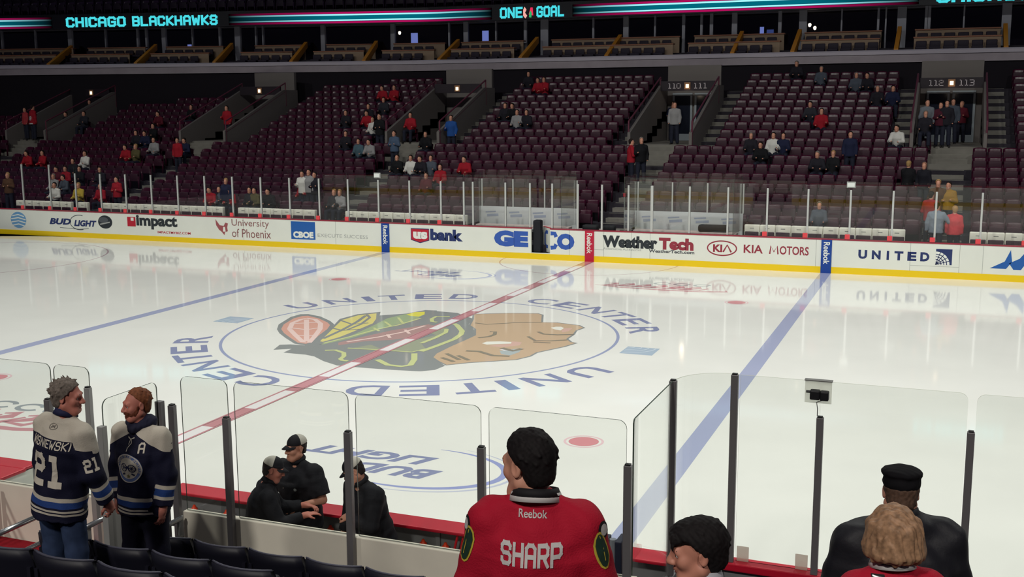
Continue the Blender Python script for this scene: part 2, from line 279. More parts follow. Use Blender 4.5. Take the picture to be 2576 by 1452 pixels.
# oval beer mark in front of the near bench (reads from the far side) and its twin by the far boards
for (cx,cy,sg) in ((3.0,-8.75,-.78),(-4.4,8.75,-.755)):
    O=(cx,cy,.0006); ex=(sg,0,0); ey=(0,sg,0)
    flat('oval_mark',stroke([(-1.5+.35*math.sin(i/40*3.1)*0+1.75*math.cos(math.radians(60+210*i/40)),1.12*math.sin(math.radians(60+210*i/40))) for i in range(41)],[.02+.13*math.sin(math.pi*i/40) for i in range(41)]),O,ex,ey,P('ice_mark_blue',146,154,188),ice)
    flat('oval_mark',stroke([(-1.5+1.95*math.cos(math.radians(75+180*i/40)),1.3*math.sin(math.radians(75+180*i/40))) for i in range(41)],[.01+.06*math.sin(math.pi*i/40) for i in range(41)]),O,ex,ey,P('ice_mark_grey',186,190,198),ice)
    text('oval_mark','BUD',-2.1,-.2,.06,.62,O,ex,ey,NAV,ice,.045,.35); text('oval_mark','LIGHT',-1.7,1.2,-.62,-.1,O,ex,ey,NAV,ice,.045,.35)
# red and grey script mark, left near and right far
for (cx,cy,sg) in ((-4.1,-8.8,.85),(3.7,8.6,.8)):
    O=(cx,cy,.0006); ex=(sg,0,0); ey=(0,sg,0); g=P('ice_mark_red',192,142,140); gg=P('ice_mark_ash',150,156,152)
    flat('script_mark',sum([stroke(arc(-.3+.75*k,.72,.28,20,330,24,.22),.12) for k in range(3)],[]),O,ex,ey,gg,ice)
    for k in range(6): flat('script_mark',stroke([(-2.2+.62*k,.2),(-1.95+.62*k,.32),(-1.9+.62*k,.05),(-2.25+.62*k,-.3),(-1.8+.62*k,-.36),(-1.55+.62*k,.1)],[.08,.24,.3,.24,.2,.1]),O,ex,ey,g,ice)
    flat('script_mark',stroke([(-2.6,-.3),(-1.6,-.62),(0,-.7),(1.4,-.62),(2.3,-.35),(2.2,-.1)],[.04,.18,.24,.2,.22,.06]),O,ex,ey,g,ice)
# ================================================================ FAR BOARDS
BW=M('board_white',S(228,230,222),.3,.4,noise=.02,nscale=1.5); YEL=M('kick_yellow',S(236,200,12),.4,.4); CAPR=M('cap_red',S(196,22,52),.4,.4)
XZ=((1,0,0),(0,0,1)); Yb=12.95
DX0,DX1=-2.12,-1.42      # open gate
db=thing('dasher_board','long white far rink boards with sponsor lettering and yellow kick plate','rink boards',loc=(0,Yb,0))
def bpart(name,mb,mat): 
    o=mb.build(name,mat,db); o.location=(0,-Yb,0); return o
mb=MB(); mb.box(-27,DX0,Yb,Yb+.1,0,1.05); mb.box(DX1,16.5,Yb,Yb+.1,0,1.05); mb.box(DX0,DX1,Yb,Yb+.1,0,.22); bpart('board_panel',mb,BW)
mb=MB(); mb.box(-27,-7.93,Yb-.012,Yb,0,.2).box(-7.61,-.15,Yb-.012,Yb,0,.2).box(.15,7.61,Yb-.012,Yb,0,.2).box(7.93,16.5,Yb-.012,Yb,0,.2); bpart('kick_plate',mb,YEL)
mb=MB(); mb.bbox(-27,DX0,Yb-.02,Yb+.16,1.05,1.085,.008).bbox(DX1,16.5,Yb-.02,Yb+.16,1.05,1.085,.008); bpart('cap_rail',mb,M('cap_far',S(150,40,60),.4))
for x in (-13.9,-9.85,-.72,.5,1.45,2.1,7.45,10.25,11.65,12.3): bpart('panel_seam',MB().box(x-.006,x+.006,Yb-.003,Yb,.2,1.05),M('seam',S(170,172,168),.6))
for a,b,z in ((.15,.5,.42),(10.25,11.65,.36)): bpart('panel_seam',MB().box(a,b,Yb-.003,Yb,z,z+.01),M('seam',S(170,172,168),.6))
BC={'navy':M('ad_navy',S(38,52,104),.4),'blue':M('ad_blue',S(32,92,170),.4),'royal':M('ad_royal',S(52,90,176),.4),'black':M('ad_black',S(44,50,56),.4),'red':M('ad_red',S(186,30,52),.4),'kred':M('ad_kred',S(150,50,66),.4),'grey':M('ad_grey',S(168,170,168),.4),'dgrey':M('ad_dgrey',S(84,88,94),.4),'ltblue':M('ad_sky',S(110,160,205),.4),'maroon':M('ad_maroon',S(160,84,90),.4),'white':M('ad_white',S(232,234,228),.4),'pad':M('pad_blue',S(20,66,150),.45),'padr':M('pad_red',S(190,26,60),.45),'rust':M('ad_rust',S(140,90,90),.4)}
def adt(s,x0,x1,z0,z1,c,bold=0,shear=0,lv=1): o=text('sponsor_lettering',s,x0,x1,z0,z1,(0,-.003*lv,0),*XZ,BC[c],db,bold,shear); return o
def adf(polys,c,lv=1,name='sponsor_logo'): return flat(name,polys,(0,-.003*lv,0),*XZ,BC[c],db)
for k,xc in enumerate((-7.77,0,7.77)):
    mb=MB(); mb.bbox(xc-.16,xc+.16,Yb-.03,Yb,0,1.05,.006); bpart('line_pad',mb,BC['padr' if k==1 else 'pad'])
    text('pad_lettering','Reebok',-.98,-.28,xc-.09,xc+.1,(0,-.032,0),(0,0,-1),(1,0,0),BC['white'],db,.02)
adf([disc(-25.1,.62,.42,32,.34)],'ltblue'); adf(sum([stroke([(-25.1-.4*math.sqrt(1-q*q),.62+.33*q-.03),(-25.1,.62+.33*q+.03),(-25.1+.4*math.sqrt(1-q*q),.62+.33*q-.05)],.045) for q in (-.6,-.2,.2,.6)],[]),'white',2)
adt('BUD',-23.44,-22.3,.5,.76,'navy',.05,.25); adt('LIGHT',-22.15,-20.98,.46,.72,'navy',.05,.25)
adf(stroke(arc(-21.85,.62,.5,70,290,24,.3),.03)+stroke([(-22.9,.38),(-21.9,.34),(-21.4,.38)],.02),'dgrey')
adf([disc(-20.54,.68,.36,24,.27)],'black'); adf([disc(-20.62,.76,.24,20,.12)],'dgrey',2); adf(stroke([(-20.8,.58),(-20.3,.68)],.05),'grey',3)
adf([[(-19.42,.55),(-19.01,.55),(-19.01,.93),(-19.42,.93)]],'red'); adf([[(-19.24,.78),(-19.1,.78),(-19.1,.9),(-19.24,.9)]],'white',2)
adt('impact',-18.98,-16.98,.46,1.02,'black',.045); adt('IMPACTMYBIZ.COM',-17.95,-16.37,.32,.41,'red',.02)
adf([[(-15.17,.97),(-14.98,.74),(-14.8,.72),(-14.72,.85),(-14.6,.82),(-14.64,.66),(-14.62,.52),(-14.75,.48),(-14.78,.36),(-14.92,.5),(-15.02,.56),(-15.15,.74)]],'maroon'); adf([[(-14.82,.68),(-14.74,.68),(-14.72,.5),(-14.84,.5)]],'white',2)
adt('University',-14.43,-12.74,.66,1.0,'rust',.0); adt('of Phoenix',-14.43,-12.67,.3,.63,'rust',.0)
adf([[(-11.77,.33),(-10.72,.33),(-10.72,1.0),(-11.77,1.0)]],'blue'); adt('CBOE',-11.68,-10.8,.38,.63,'white',.06,0,2); adt('EXECUTE SUCCESS',-10.62,-8.5,.45,.58,'grey',0)
adf([[(-6.73,.9),(-6.02,.9),(-6.02,.5),(-6.37,.4),(-6.73,.5)]],'red'); adf(stroke([(-6.73,.9),(-6.02,.9),(-6.02,.5),(-6.37,.4),(-6.73,.5)],.03,True),'navy',2); adt('us',-6.65,-6.08,.53,.8,'white',.07,0,2); adt('bank',-5.97,-4.69,.5,.92,'navy',.06)
adt('GE',-3.5,DX0-.1,.4,.96,'royal',.075); adt('O',-1.17,-.54,.37,.93,'royal',.075)
adf(stroke([(-1.4,.92),(-1.25,.92),(-1.2,.8)],.14),'royal'); adf(stroke([(-1.2,.55),(-1.25,.44),(-1.4,.42)],.14),'royal')
adt('Weather',.46,2.35,.52,.93,'black',.06); adt('Tech',2.4,3.56,.52,.92,'kred',.06); adt('Automotive Accessories',.49,1.8,.44,.52,'grey',0); adt('WeatherTech.com',2.06,3.59,.41,.52,'dgrey',.03)
adf(stroke(arc(4.49,.65,.47,0,360,48,.235),.04),'kred'); adt('KI',4.2,4.5,.52,.77,'kred',.04); adf(stroke([(4.53,.53),(4.66,.76),(4.79,.53)],.055),'kred')
adt('KIA',5.19,5.8,.53,.8,'kred',.02); adf(stroke([(6.02,.53),(6.05,.79),(6.15,.6),(6.25,.79),(6.28,.53)],.045),'kred'); adt('OTORS',6.33,7.23,.525,.8,'kred',.02)
adt('UNITED',8.72,10.8,.5,.8,'navy',.03) if 0 else [adt(c,x-(.035 if c=='I' else .13),x+(.035 if c=='I' else .13),.5,.78,'navy',.05) for c,x in zip('UNITED',(8.86,9.26,9.6,9.92,10.3,10.67))]
adf([[(10.98,.42),(11.44,.42),(11.44,.9),(10.98,.9)]],'navy'); adf([[(10.98,.42)]+arc(10.98,.42,.4,0,90,14)],'white',2); adf(sum([stroke(arc(10.98,.42,.08*k,0,90,12),.022) for k in range(1,5)]+[stroke([(10.98,.42),(10.98+.4*math.cos(a),.42+.4*math.sin(a))],.02) for a in (.3,.6,.95,1.25)],[]),'navy',3)
[adf([q_],'blue') for q_ in ([(12.5,.38),(12.9,.6),(13.05,.95),(13.1,.6),(12.95,.38)],[(13.02,.55),(13.3,.7),(13.5,.97),(13.5,.6),(13.35,.36),(13.15,.36)],[(13.55,.4),(14.0,.4),(13.85,.7),(13.6,.95)])]
# open gate leaf swung into the box, dark doorway contents
gt=thing('board_gate','white gate leaf with blue C standing open in far boards','gate',loc=(DX1-.02,Yb+.14,0)); gt.rotation_euler=(0,0,math.radians(130))
MB().bbox(0,.68,-.03,.03,.22,1.07,.01).build('gate_leaf',BW,gt); MB().bbox(0,.68,-.032,.032,1.07,1.09,.005).build('cap_rail',CAPR,gt)
flat('sponsor_lettering',stroke([(.2,.92),(.38,.92),(.48,.84),(.48,.5),(.38,.42),(.2,.42)],.12),(0,.034,0),*XZ,BC['royal'],gt)
mb=MB().bbox(DX0+.02,DX0+.3,Yb+.12,Yb+.42,.22,1.34,.06); tag(mb.build('equipment_chair',M('charcoal_fabric',S(22,24,32),.8)),'dark high backed chair standing in the open gate of the far boards','chair')
# ================================================================ RINK GLASS
GF=glass('rink_glass',(.962,.972,.96)); GFF=glass('rink_glass_far',(.975,.98,.975)); GE=M('glass_edge',S(70,82,72),.25,.5)
def pane(name,a,b,z0,z1,label,group=None,r=.07,t=.012,mat=None,edge=None,corners=(1,1)):
    """upright pane from plan point a to b, rounded top corners"""
    a,b=Vector((*a,0)),Vector((*b,0)); ex=(b-a).normalized(); ln=(b-a).length; n=ex.cross(Vector((0,0,1)))
    p=[(0,z0),(ln,z0)]+([(ln-r+r*math.cos(q),z1-r+r*math.sin(q)) for q in [math.pi/2*i/6 for i in range(7)]] if corners[1] else [(ln,z1)])+([(r+r*math.cos(q),z1-r+r*math.sin(q)) for q in [math.pi/2*(1+i/6) for i in range(7)]] if corners[0] else [(0,z1)])
    mb=MB(); mb.prism(p,a-n*t/2,ex,(0,0,1),n,t); k=len(p)
    o=mesh(name,mb.v,mb.f,[mat or GF,edge or GE],None,False,[0,0]+[1]*k); return tag(o,label,'glass pane',group)
PM=M('post_silver',S(200,202,200),.38,.5,.35)
fpx=[-24.78,-23.33,-21.99,-20.71,-19.45,-18.19,-16.92,-15.64,-14.36,-13.08,-11.81,-10.53,-9.31,-8.05,-6.79,-5.55]
fpr=[5.89,7.15,8.43,9.68,10.91,12.19,13.45]
mbp=[-4.31,-3.08,-2.17,-1.36,-.44,.41,1.33,2.13,3.39,4.64]
allp=fpx+[-4.66]+mbp+fpr
where={-24.78:'farthest left, beside the globe logo',-8.05:'over the left blue pad',.41:'right of the open gate and left of the red pad',8.43:'carrying a small white box, over the right blue pad'}
def near_mark(x):
    L=[(-25.1,'globe logo'),(-22.2,'beer lettering'),(-20.5,'puck logo'),(-18,'lowercase black lettering'),(-13.6,'university lettering'),(-11.2,'blue square logo'),(-9.5,'pale grey slogan'),(-7.77,'left blue pad'),(-6.4,'red shield logo'),(-5.3,'lowercase navy lettering'),(-2.9,'blue G and E letters'),(-1.9,'open gate'),(-.85,'blue O letter'),(0,'red pad'),(1.4,'black green lettering'),(3,'red Tech lettering'),(4.49,'red oval logo'),(6.2,'red motor lettering'),(7.77,'right blue pad'),(9.7,'navy airline lettering'),(11.2,'navy globe square'),(13.3,'blue fin logo')]
    return min(L,key=lambda q:abs(q[0]-x))
def rel(x):
    m=near_mark(x); d=x-m[0]; return ('directly over the ' if abs(d)<.3 else ('just right of the ' if d>0 else 'just left of the '))+m[1]
for i,x in enumerate(allp):
    thick=.045 if x==2.13 else .03; top=2.95 if x<-23 else 2.62
    p=thing('glass_post','slim silver glass post on the far boards, '+rel(x),'post','posts of the far glass',(x,Yb+.06,1.092))
    MB().bbox(-thick,thick,-.03,.03,0,top-1.092,.008).build('post',PM,p)
    if x<-5 or x>5: MB().bbox(-.13,.02,-.075,-.03,-.0,.15,.015).build('foot_pad',M('foot_red',S(226,70,78),.5),p)
def fglass(xs):
    for a,b in zip(xs,xs[1:]):
        pane('rink_shield',(a+.04,Yb+.06),(b-.04,Yb+.06),1.08,2.87,'clear far glass pane spanning the stretch '+rel((a+b)/2),'far glass panes',.05,.012,GFF)
fglass([-26.1]+fpx+[-4.66,-4.31]); fglass([-4.31,-3.08,-2.17]); fglass([-1.36,-.44]); fglass([1.33,2.13,3.39,4.64,5.89]+fpr[1:]+[14.7])
# small white boxes on the far glass (as the camera box on the near glass)
for x,l in ((-8.05,'small white camera box atop the far glass above the left blue pad'),(8.43,'small white camera box atop the far glass above the right blue pad')):
    c=thing('camera_box',l,'camera',None,(x,Yb-.01,2.72)); MB().bbox(-.11,.11,-.05,.04,0,.12,.012).build('housing',M('box_white',S(225,228,225),.4),c); MB().box(-.13,.13,-.01,.03,-.03,.16).build('mounting_plate',M('plate_grey',S(170,172,170),.5),c)
# ================================================================ PENALTY BOXES AND SCORER
for (x0,x1,l) in ((-4.75,-1.0,'left'),(1.12,4.85,'right')):
    bw=thing('box_back_wall','low white wall with faint blue print behind the %s penalty box'%l,'wall panel',None,(0,14.6,0))
    MB().bbox(x0,x1,0,.08,.3,1.63,.01).build('wall_panel',M('wall_white',S(205,208,210),.5),bw)
    for k in range(4):
        xx=x0+.5+k*.92; flat('faded_print',stroke([(xx-.2,1.3),(xx+.25,1.33)],.09)+stroke([(xx-.25,1.42),(xx+.15,1.45)],.05),(0,-.004,0),*XZ,M('print_blue',S(160,168,188),.5),bw)
    bn=thing('penalty_bench','pale bench with back rail inside the %s penalty box'%l,'bench',None,((x0+x1)/2,14.2,.1)); hw=(x1-x0)/2-.1
    MB().bbox(-hw,hw,-.2,.2,.85,.93,.02).build('seat',M('bench_pale',S(206,190,185),.5),bn); MB().box(-hw,-hw+.08,-.18,.18,0,.85).box(hw-.08,hw,-.18,.18,0,.85).box(-.04,.04,-.18,.18,0,.85).build('frame',BW,bn)
    xs=[x0+.1]+[x0+.1+(x1-x0-.1)*k/3 for k in (1,2,3)]
    for a,b in zip(xs,xs[1:]): pane('rink_shield',(a+.035,14.64),(b-.035,14.64),1.63,2.95,'rear glass pane of the %s penalty box, %s third'%(l,['left','middle','right'][xs.index(a)]),'penalty box rear glass',.04,.012,GFF)
    for k,a in enumerate(xs): p=thing('glass_post','silver post of the rear glass of the %s penalty box, %s'%(l,['left end','left of its middle','right of its middle','right end'][k]),'post','penalty box rear posts',(a,14.64,1.63)); MB().bbox(-.025,.025,-.025,.025,0,1.0,.006).build('post',PM,p)
    for a,q in ((x0+.05,'left'),(x1-.05,'right')): pane('rink_shield',(a,Yb+.12),(a,14.6),1.08,2.9,'side glass pane closing the %s end of the %s penalty box'%(q,l),None,.05,.012,GFF)
mb=MB().bbox(-.3,.35,13.2,13.9,.85,1.02,.03); sd=thing('scorer_table','pale scorer table between the two penalty boxes','table',None,(.1,13.6,.1)); MB().bbox(-1.0,.7,-.3,.3,.86,.92,.02).build('table_top',M('bench_pale',(.5,.4,.4)),sd); MB().box(-.95,-.88,-.25,.25,0,.86).box(.6,.67,-.25,.25,0,.86).build('frame',BW,sd)
bg=M('bag_black',S(30,32,36),.8)
for x,y,wd,l in ((-.1,13.4,.55,'dark equipment bag lying on the scorer table above the red pad'),(.55,13.45,.42,'black bag resting at the right end of the scorer table')):
    mb=MB().bbox(-wd/2,wd/2,-.16,.16,0,.2,.07); o=mb.build('equipment_bag',bg,None,True); o.location=(x,y,1.02); tag(o,l,'bag')
mb=MB().bbox(-.55,.45,-.18,.18,0,.24,.08); o=mb.build('equipment_bag',bg,None,True); o.location=(4.0,14.2,1.03); tag(o,'long black bag on the bench of the right penalty box','bag')
st=thing('stick_stand','thin grey pole with a red cap in the gap beside the right penalty box','pole',None,(1.05,13.5,.1)); MB().tube([(0,0,0),(0,0,2.1)],.015,8).build('pole',PM,st); MB().lathe([(.0,2.08),(.04,2.1),(.04,2.2),(0,2.22)],(0,0,0)).build('cap',CAPR,st)
CROWD=[
(-33.41,22.15,3.65,'t','redwhite',200,'dk','person standing in red and white top, mid height over the globe logo',8),
(-31.78,23.39,3.75,'s','dark',180,'dk','person sitting in dark top, high over the beer lettering',10),
(-30.73,23.39,3.75,'s','darkwhite',180,'dk','person sitting in dark and white top, high over the beer lettering',10),
(-31.78,25.09,4.35,'s','dark',180,'dk','person sitting in dark top, high over the puck logo',12),
(-25.9,23.39,3.75,'s','maroon',180,'dk','person sitting in maroon top, high over the lowercase black lettering',10),
(-24.63,24.24,4.05,'s','black',180,'dk','person sitting in black top, high over the red bird logo',11),
(-25.01,27.05,3.65,'t','dark',190,'dk','person standing in dark top, high over the red bird logo',9),
(-23.96,26.05,3.65,'t','black',170,'dk','person standing in black top, high over the red bird logo',10),
(-20.98,22.15,3.65,'t','red',185,'dk','person standing in red top, high over the red bird logo',10),
(-25.28,20.84,2.85,'s','dark',180,'dk','person sitting in dark top, mid height over the lowercase black lettering',7),
(-24.73,20.84,2.85,'s','navy',170,'dk','person sitting in navy top, mid height over the lowercase black lettering, left of two',7),
(-24.98,21.69,3.15,'s','black',190,'dk','person sitting in black top, mid height over the lowercase black lettering',8),
(-23.56,19.99,2.55,'s','grey',180,'dk','person sitting in grey top, mid height over the lowercase black lettering',6),
(-24.47,19.14,2.25,'s','red',175,'dk','person sitting in red top, mid height over the puck logo',5),
(-23.97,19.14,2.25,'s','olive',185,'bl','person sitting in olive top, mid height over the lowercase black lettering',5),
(-21.49,19.0,2.25,'t','red',178,'dk','person standing in red top, mid height over the lowercase black lettering',5),
(-21.76,19.99,2.55,'s','navy',180,'dk','person sitting in navy top, mid height over the lowercase black lettering, right of two',6),
(-26.19,18.29,1.95,'s','white',185,'dk','person sitting in white top, mid height over the beer lettering',4),
(-26.1,17.44,1.65,'s','dark',175,'dk','person sitting in dark top, low over the beer lettering',3),
(-29.55,18.29,1.95,'s','red',180,'dk','person sitting in red top, mid height over the globe logo, left of two',4),
(-28.73,18.29,1.95,'s','red',190,'dk','person sitting in red top, mid height over the globe logo, right of two',4),
(-25.76,16.59,1.35,'s','red',180,'dk','person sitting in red top, low over the beer lettering',2),
(-26.22,16.59,1.35,'s','maroon',170,'dk','person sitting in maroon top, low over the beer lettering',2),
(-25.01,16.59,1.35,'s','black',180,'dk','person sitting in black top, low over the beer lettering',2),
(-23.81,16.59,1.35,'s','dark',180,'dk','person sitting in dark top, low over the puck logo',2),
(-21.39,14.75,0.75,'t','red',182,'dk','person standing in red top, low over the puck logo',0),
(-25.72,15.74,1.05,'s','grey',180,'gr','person sitting in grey top, low over the beer lettering',1),
(-24.82,14.89,0.75,'s','white',180,'dk','person sitting in white top, low over the beer lettering',0),
(-25.01,15.74,1.05,'s','slate',190,'dk','person sitting in slate top, low over the beer lettering',1),
(-23.57,14.89,0.75,'s','yellow',175,'bl','person sitting in yellow top, low over the beer lettering',0),
(-22.35,14.89,0.75,'s','red',180,'dk','person sitting in red top, low over the puck logo',0),
(-27.35,14.75,0.75,'t','brown',170,'bl','person standing in brown top, low over the globe logo',0),
(-16.34,14.89,0.75,'s','dark',180,'dk','person sitting in dark top, low over the red bird logo',0),
(-15.89,14.75,0.75,'t','navy',175,'bl','person standing in navy top, low over the red bird logo',0),
(-16.7,14.89,0.75,'s','red',180,'dk','person sitting in red top, low over the red bird logo, left of two',0),
(-14.89,14.89,0.75,'s','dark',180,'dk','person sitting in dark top, low over the university lettering',0),
(-14.6,14.89,0.75,'s','olive',190,'dk','person sitting in olive top, low over the university lettering',0),
(-13.95,14.89,0.75,'s','black',170,'dk','person sitting in black top, low over the university lettering',0),
(-12.84,15.6,1.05,'t','white',180,'dk','person standing in white top, low over the blue square logo',1),
(-12.53,15.6,1.05,'t','grey',190,'dk','person standing in grey top, low over the blue square logo',1),
(-12.29,15.6,1.05,'t','dark',170,'dk','person standing in dark top, low over the blue square logo',1),
(-12.91,15.74,1.05,'s','red',180,'dk','person sitting in red top, low over the blue square logo',1),
(-16.14,14.89,0.75,'s','slate',180,'dk','person sitting in slate top, low over the red bird logo',0),
(-15.77,14.89,0.75,'s','red',175,'dk','person sitting in red top, low over the red bird logo, right of two',0),
(-11.0,14.89,0.75,'s','dark',180,'bl','person sitting in dark top, low over the grey slogan',0),
(-10.71,14.89,0.75,'s','grey',185,'bl','person sitting in grey top, low over the grey slogan',0),
(-15.03,26.79,4.95,'s','red',180,'dk','person sitting in red top, top rows over the left blue pad, left of two',14),
(-14.44,26.79,4.95,'s','red',185,'dk','person sitting in red top, top rows over the left blue pad, right of two',14),
(-14.48,24.24,4.05,'s','dark',180,'dk','person sitting in dark top, high over the left blue pad',11),
(-14.07,23.39,3.75,'s','red',175,'dk','person sitting in red top, high over the left blue pad',10),
(-13.37,22.54,3.45,'s','white',190,'dk','person sitting in white top, high over the left blue pad',9),
(-14.11,25.09,4.35,'s','darkwhite',180,'dk','person sitting in dark and white top, high over the left blue pad',12),
(-12.5,21.55,3.15,'t','black',180,'dk','person standing in black top, mid height over the left blue pad',8),
(-15.25,23.39,3.75,'s','dark',180,'dk','person sitting in dark top, high over the grey slogan',10),
(-11.43,22.54,3.65,'s','red',180,'dk','person sitting in red top, high over the red shield logo',9),
(-12.7,27.05,3.65,'t','white',190,'gr','person standing in white top, high over the red shield logo',9),
(-9.0,21.55,3.15,'t','blue',175,'dk','person standing in blue top, mid height over the lowercase navy lettering',8),
(-9.87,20.84,2.85,'s','black',180,'dk','person sitting in black top, mid height over the red shield logo',7),
(-10.9,19.85,2.55,'t','denim',185,'dk','person standing in denim blue top, mid height over the left blue pad',6),
(-13.82,20.84,2.85,'s','dark',175,'dk','person sitting in dark top, mid height over the grey slogan',7),
(-12.69,19.99,2.55,'s','teal',180,'dk','person sitting in teal top, mid height over the grey slogan',6),
(-12.11,19.99,2.55,'s','grey',185,'dk','person sitting in grey top, mid height over the left blue pad',6),
(-9.98,18.29,1.95,'s','black',180,'dk','person sitting in black top, mid height over the left blue pad',4),
(-9.33,18.29,1.95,'s','white',180,'dk','person sitting in white top, mid height over the red shield logo',4),
(-8.84,18.29,1.95,'s','dark',185,'dk','person sitting in dark top, mid height over the red shield logo',4),
(-8.45,18.29,1.95,'s','slate',175,'dk','person sitting in slate top, mid height over the red shield logo',4),
(-7.61,17.44,1.65,'s','red',180,'dk','person sitting in red top, low over the lowercase navy lettering',3),
(-6.89,18.29,1.95,'s','red',180,'dk','person sitting in red top, mid height over the lowercase navy lettering',4),
(-7.85,16.59,1.35,'s','maroon',180,'dk','person sitting in maroon top, low over the red shield logo',2),
(-8.0,28.49,5.55,'s','dark',180,'dk','person sitting in dark top, top rows over the blue G and E',16),
(-7.18,27.64,5.25,'s','red',178,'dk','person sitting in red top, top rows over the blue O letter, left of two',15),
(-6.92,27.64,5.25,'s','red',188,'dk','person sitting in red top, top rows over the blue O letter, right of two',15),
(-7.53,24.24,4.05,'s','dark',180,'dk','person sitting in dark top, high over the blue G and E, left of two',11),
(-7.15,24.24,4.05,'s','black',180,'dk','person sitting in black top, high over the blue G and E',11),
(-6.65,23.39,3.75,'s','grey',180,'dk','person sitting in grey top, high over the blue G and E',10),
(-6.18,23.39,3.75,'s','dark',185,'dk','person sitting in dark top, high over the blue G and E, right of two',10),
(-0.25,19.0,2.25,'t','red',60,'dk','person standing in red top, mid height over the dark green lettering',5),
(0.14,19.0,2.25,'t','black',150,'gr','person standing in black top, mid height over the dark green lettering',5),
(-1.55,27.05,3.65,'t','dark',180,'dk','person standing in dark top, high over the dark green lettering',9),
(-0.52,27.05,3.65,'t','navy',170,'dk','person standing in navy top, high over the red lettering',9),
(-0.52,27.05,3.65,'t','dark',195,'dk','person standing in dark top, high over the red lettering',9),
(0.65,22.35,3.65,'t','grey',180,'dk','person standing in grey top, high over the red lettering',10),
(4.57,29.34,5.85,'s','dark',180,'gr','person sitting in dark top, top rows over the motor lettering',17),
(5.72,28.49,5.55,'s','slate',180,'gr','person sitting in slate top, top rows over the right blue pad, left of two',16),
(7.28,27.64,5.25,'s','slate',180,'gr','person sitting in slate top, top rows over the right blue pad, right of two',15),
(7.77,27.64,5.25,'s','dark',190,'dk','person sitting in dark top, top rows over the navy airline lettering',15),
(8.27,25.94,4.65,'s','dark',180,'gr','person sitting in dark top, high over the navy airline lettering',13),
(8.88,25.94,4.65,'s','navy',180,'dk','person sitting in navy top, high over the navy airline lettering',13),
(5.82,24.24,4.05,'s','darkwhite',180,'dk','person sitting in dark and white top, high over the right blue pad',11),
(6.34,23.39,3.75,'s','red',175,'dk','person sitting in red top, high over the right blue pad',10),
(4.02,20.84,2.85,'s','dark',180,'gr','person sitting in dark top, mid height over the motor lettering',7),
(4.55,19.99,2.55,'s','black',180,'dk','person sitting in black top, mid height over the motor lettering',6),
(4.87,20.84,2.85,'s','white',185,'dk','person sitting in white top, mid height over the motor lettering',7),
(5.24,20.84,2.85,'s','navy',180,'dk','person sitting in navy top, mid height over the motor lettering',7),
(6.73,19.14,2.25,'s','dark',180,'gr','person sitting in dark top, mid height over the right blue pad',5),
(7.27,19.14,2.25,'s','black',185,'bl','person sitting in black top, mid height over the right blue pad',5),
(7.78,19.85,2.55,'t','navy',180,'dk','person standing in navy top, mid height over the right blue pad',6),
(9.35,21.69,3.15,'s','white',195,'dk','person sitting in white top, mid height over the navy airline lettering',8),
(10.28,21.69,3.65,'s','dark',180,'gr','person sitting in dark top, mid height over the navy globe square',8),
(10.31,22.15,3.65,'t','hoodie',175,'dk','person standing in grey hooded top, high over the navy globe square',10),
(10.79,22.15,3.65,'t','maroonwhite',180,'dk','person standing in maroon jersey with white crest, high over the navy globe square',10),
(11.0,22.15,3.65,'t','dark',180,'dk','person standing in dark top, high over the navy globe square',10),
(11.21,25.15,3.65,'t','slate',185,'dk','person standing in slate top, high over the navy globe square',10),
(11.54,27.05,3.65,'t','maroon',190,'bd','person standing in maroon top, high over the navy globe square',10),
(9.88,18.29,1.95,'s','black',20,'bl','person sitting in black top, mid height over the navy airline lettering',4),
(10.43,17.3,1.65,'t','suit',200,'bd','person standing in dark suit and white shirt, low over the navy globe square',3),
(11.23,15.6,1.05,'t','gold',190,'dk','person standing in gold and brown top, low over the navy globe square',1),
(10.91,15.6,1.05,'t','brown',180,'bl','person standing in brown top, low over the navy globe square',1),
(7.3,14.89,0.75,'s','slate',180,'gr','person sitting in slate top, low over the right blue pad',0),
(10.73,14.75,0.75,'t','red',20,'dk','person standing in red top, low over the navy globe square',0),
]
def fy(x): return 30-.22*max(0,-15-x)
# ================================================================ FAR STAND
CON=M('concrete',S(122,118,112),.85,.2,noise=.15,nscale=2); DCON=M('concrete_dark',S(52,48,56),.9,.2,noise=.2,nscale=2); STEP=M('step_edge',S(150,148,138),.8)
AIS=(-32.6,-21.8,-10.75,.3,11.1); NR=18
def ry(i): return 14.55+.85*i
def rz(i): return .75+.30*i
VX=1.2
xs=[-44]+sum([[c-VX,c+VX] for c in AIS],[])+[18]
mb=MB()
for i in range(NR):
    segs=[(-44,18)] if i<8 else [(xs[k],xs[k+1]) for k in range(0,len(xs),2)]
    for a,b in segs: mb.box(a,b,ry(i),ry(i)+.86,-.2 if i==0 else rz(i)-.45,rz(i))
mb.box(-44,18,13.35,14.6,-.2,.45)
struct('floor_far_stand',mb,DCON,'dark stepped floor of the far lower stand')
mb=MB()   # aisle steps: nosings
for c in AIS:
    for i in range(NR):
        for (a,b) in ([(c-.6,c+.6)] if i<8 else [(c-2.05,c-1.3),(c+1.3,c+2.05)]):
            mb.box(a,b,ry(i)-.42,ry(i)+.02,rz(i)-.32,rz(i)-.15)
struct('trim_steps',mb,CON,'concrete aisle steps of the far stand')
mb=MB()
for c in AIS:
    for i in range(NR):
        for (a,b) in ([(c-.6,c+.6)] if i<8 else [(c-2.05,c-1.3),(c+1.3,c+2.05)]):
            mb.box(a,b,ry(i)-.425,ry(i)-.36,rz(i)-.149,rz(i)-.142); mb.box(a,b,ry(i)-.005,ry(i)+.06,rz(i)+.001,rz(i)+.008)
struct('trim_step_nosing',mb,STEP,'pale nosing strips on the aisle steps')
names=['far left','left','second from left','middle','right']
RAIL=M('rail_maroon',S(96,40,60),.5); DARK=M('tunnel_dark',S(14,12,20),.9); WARM=glow('exit_lamp',(1,.72,.45),2.2)
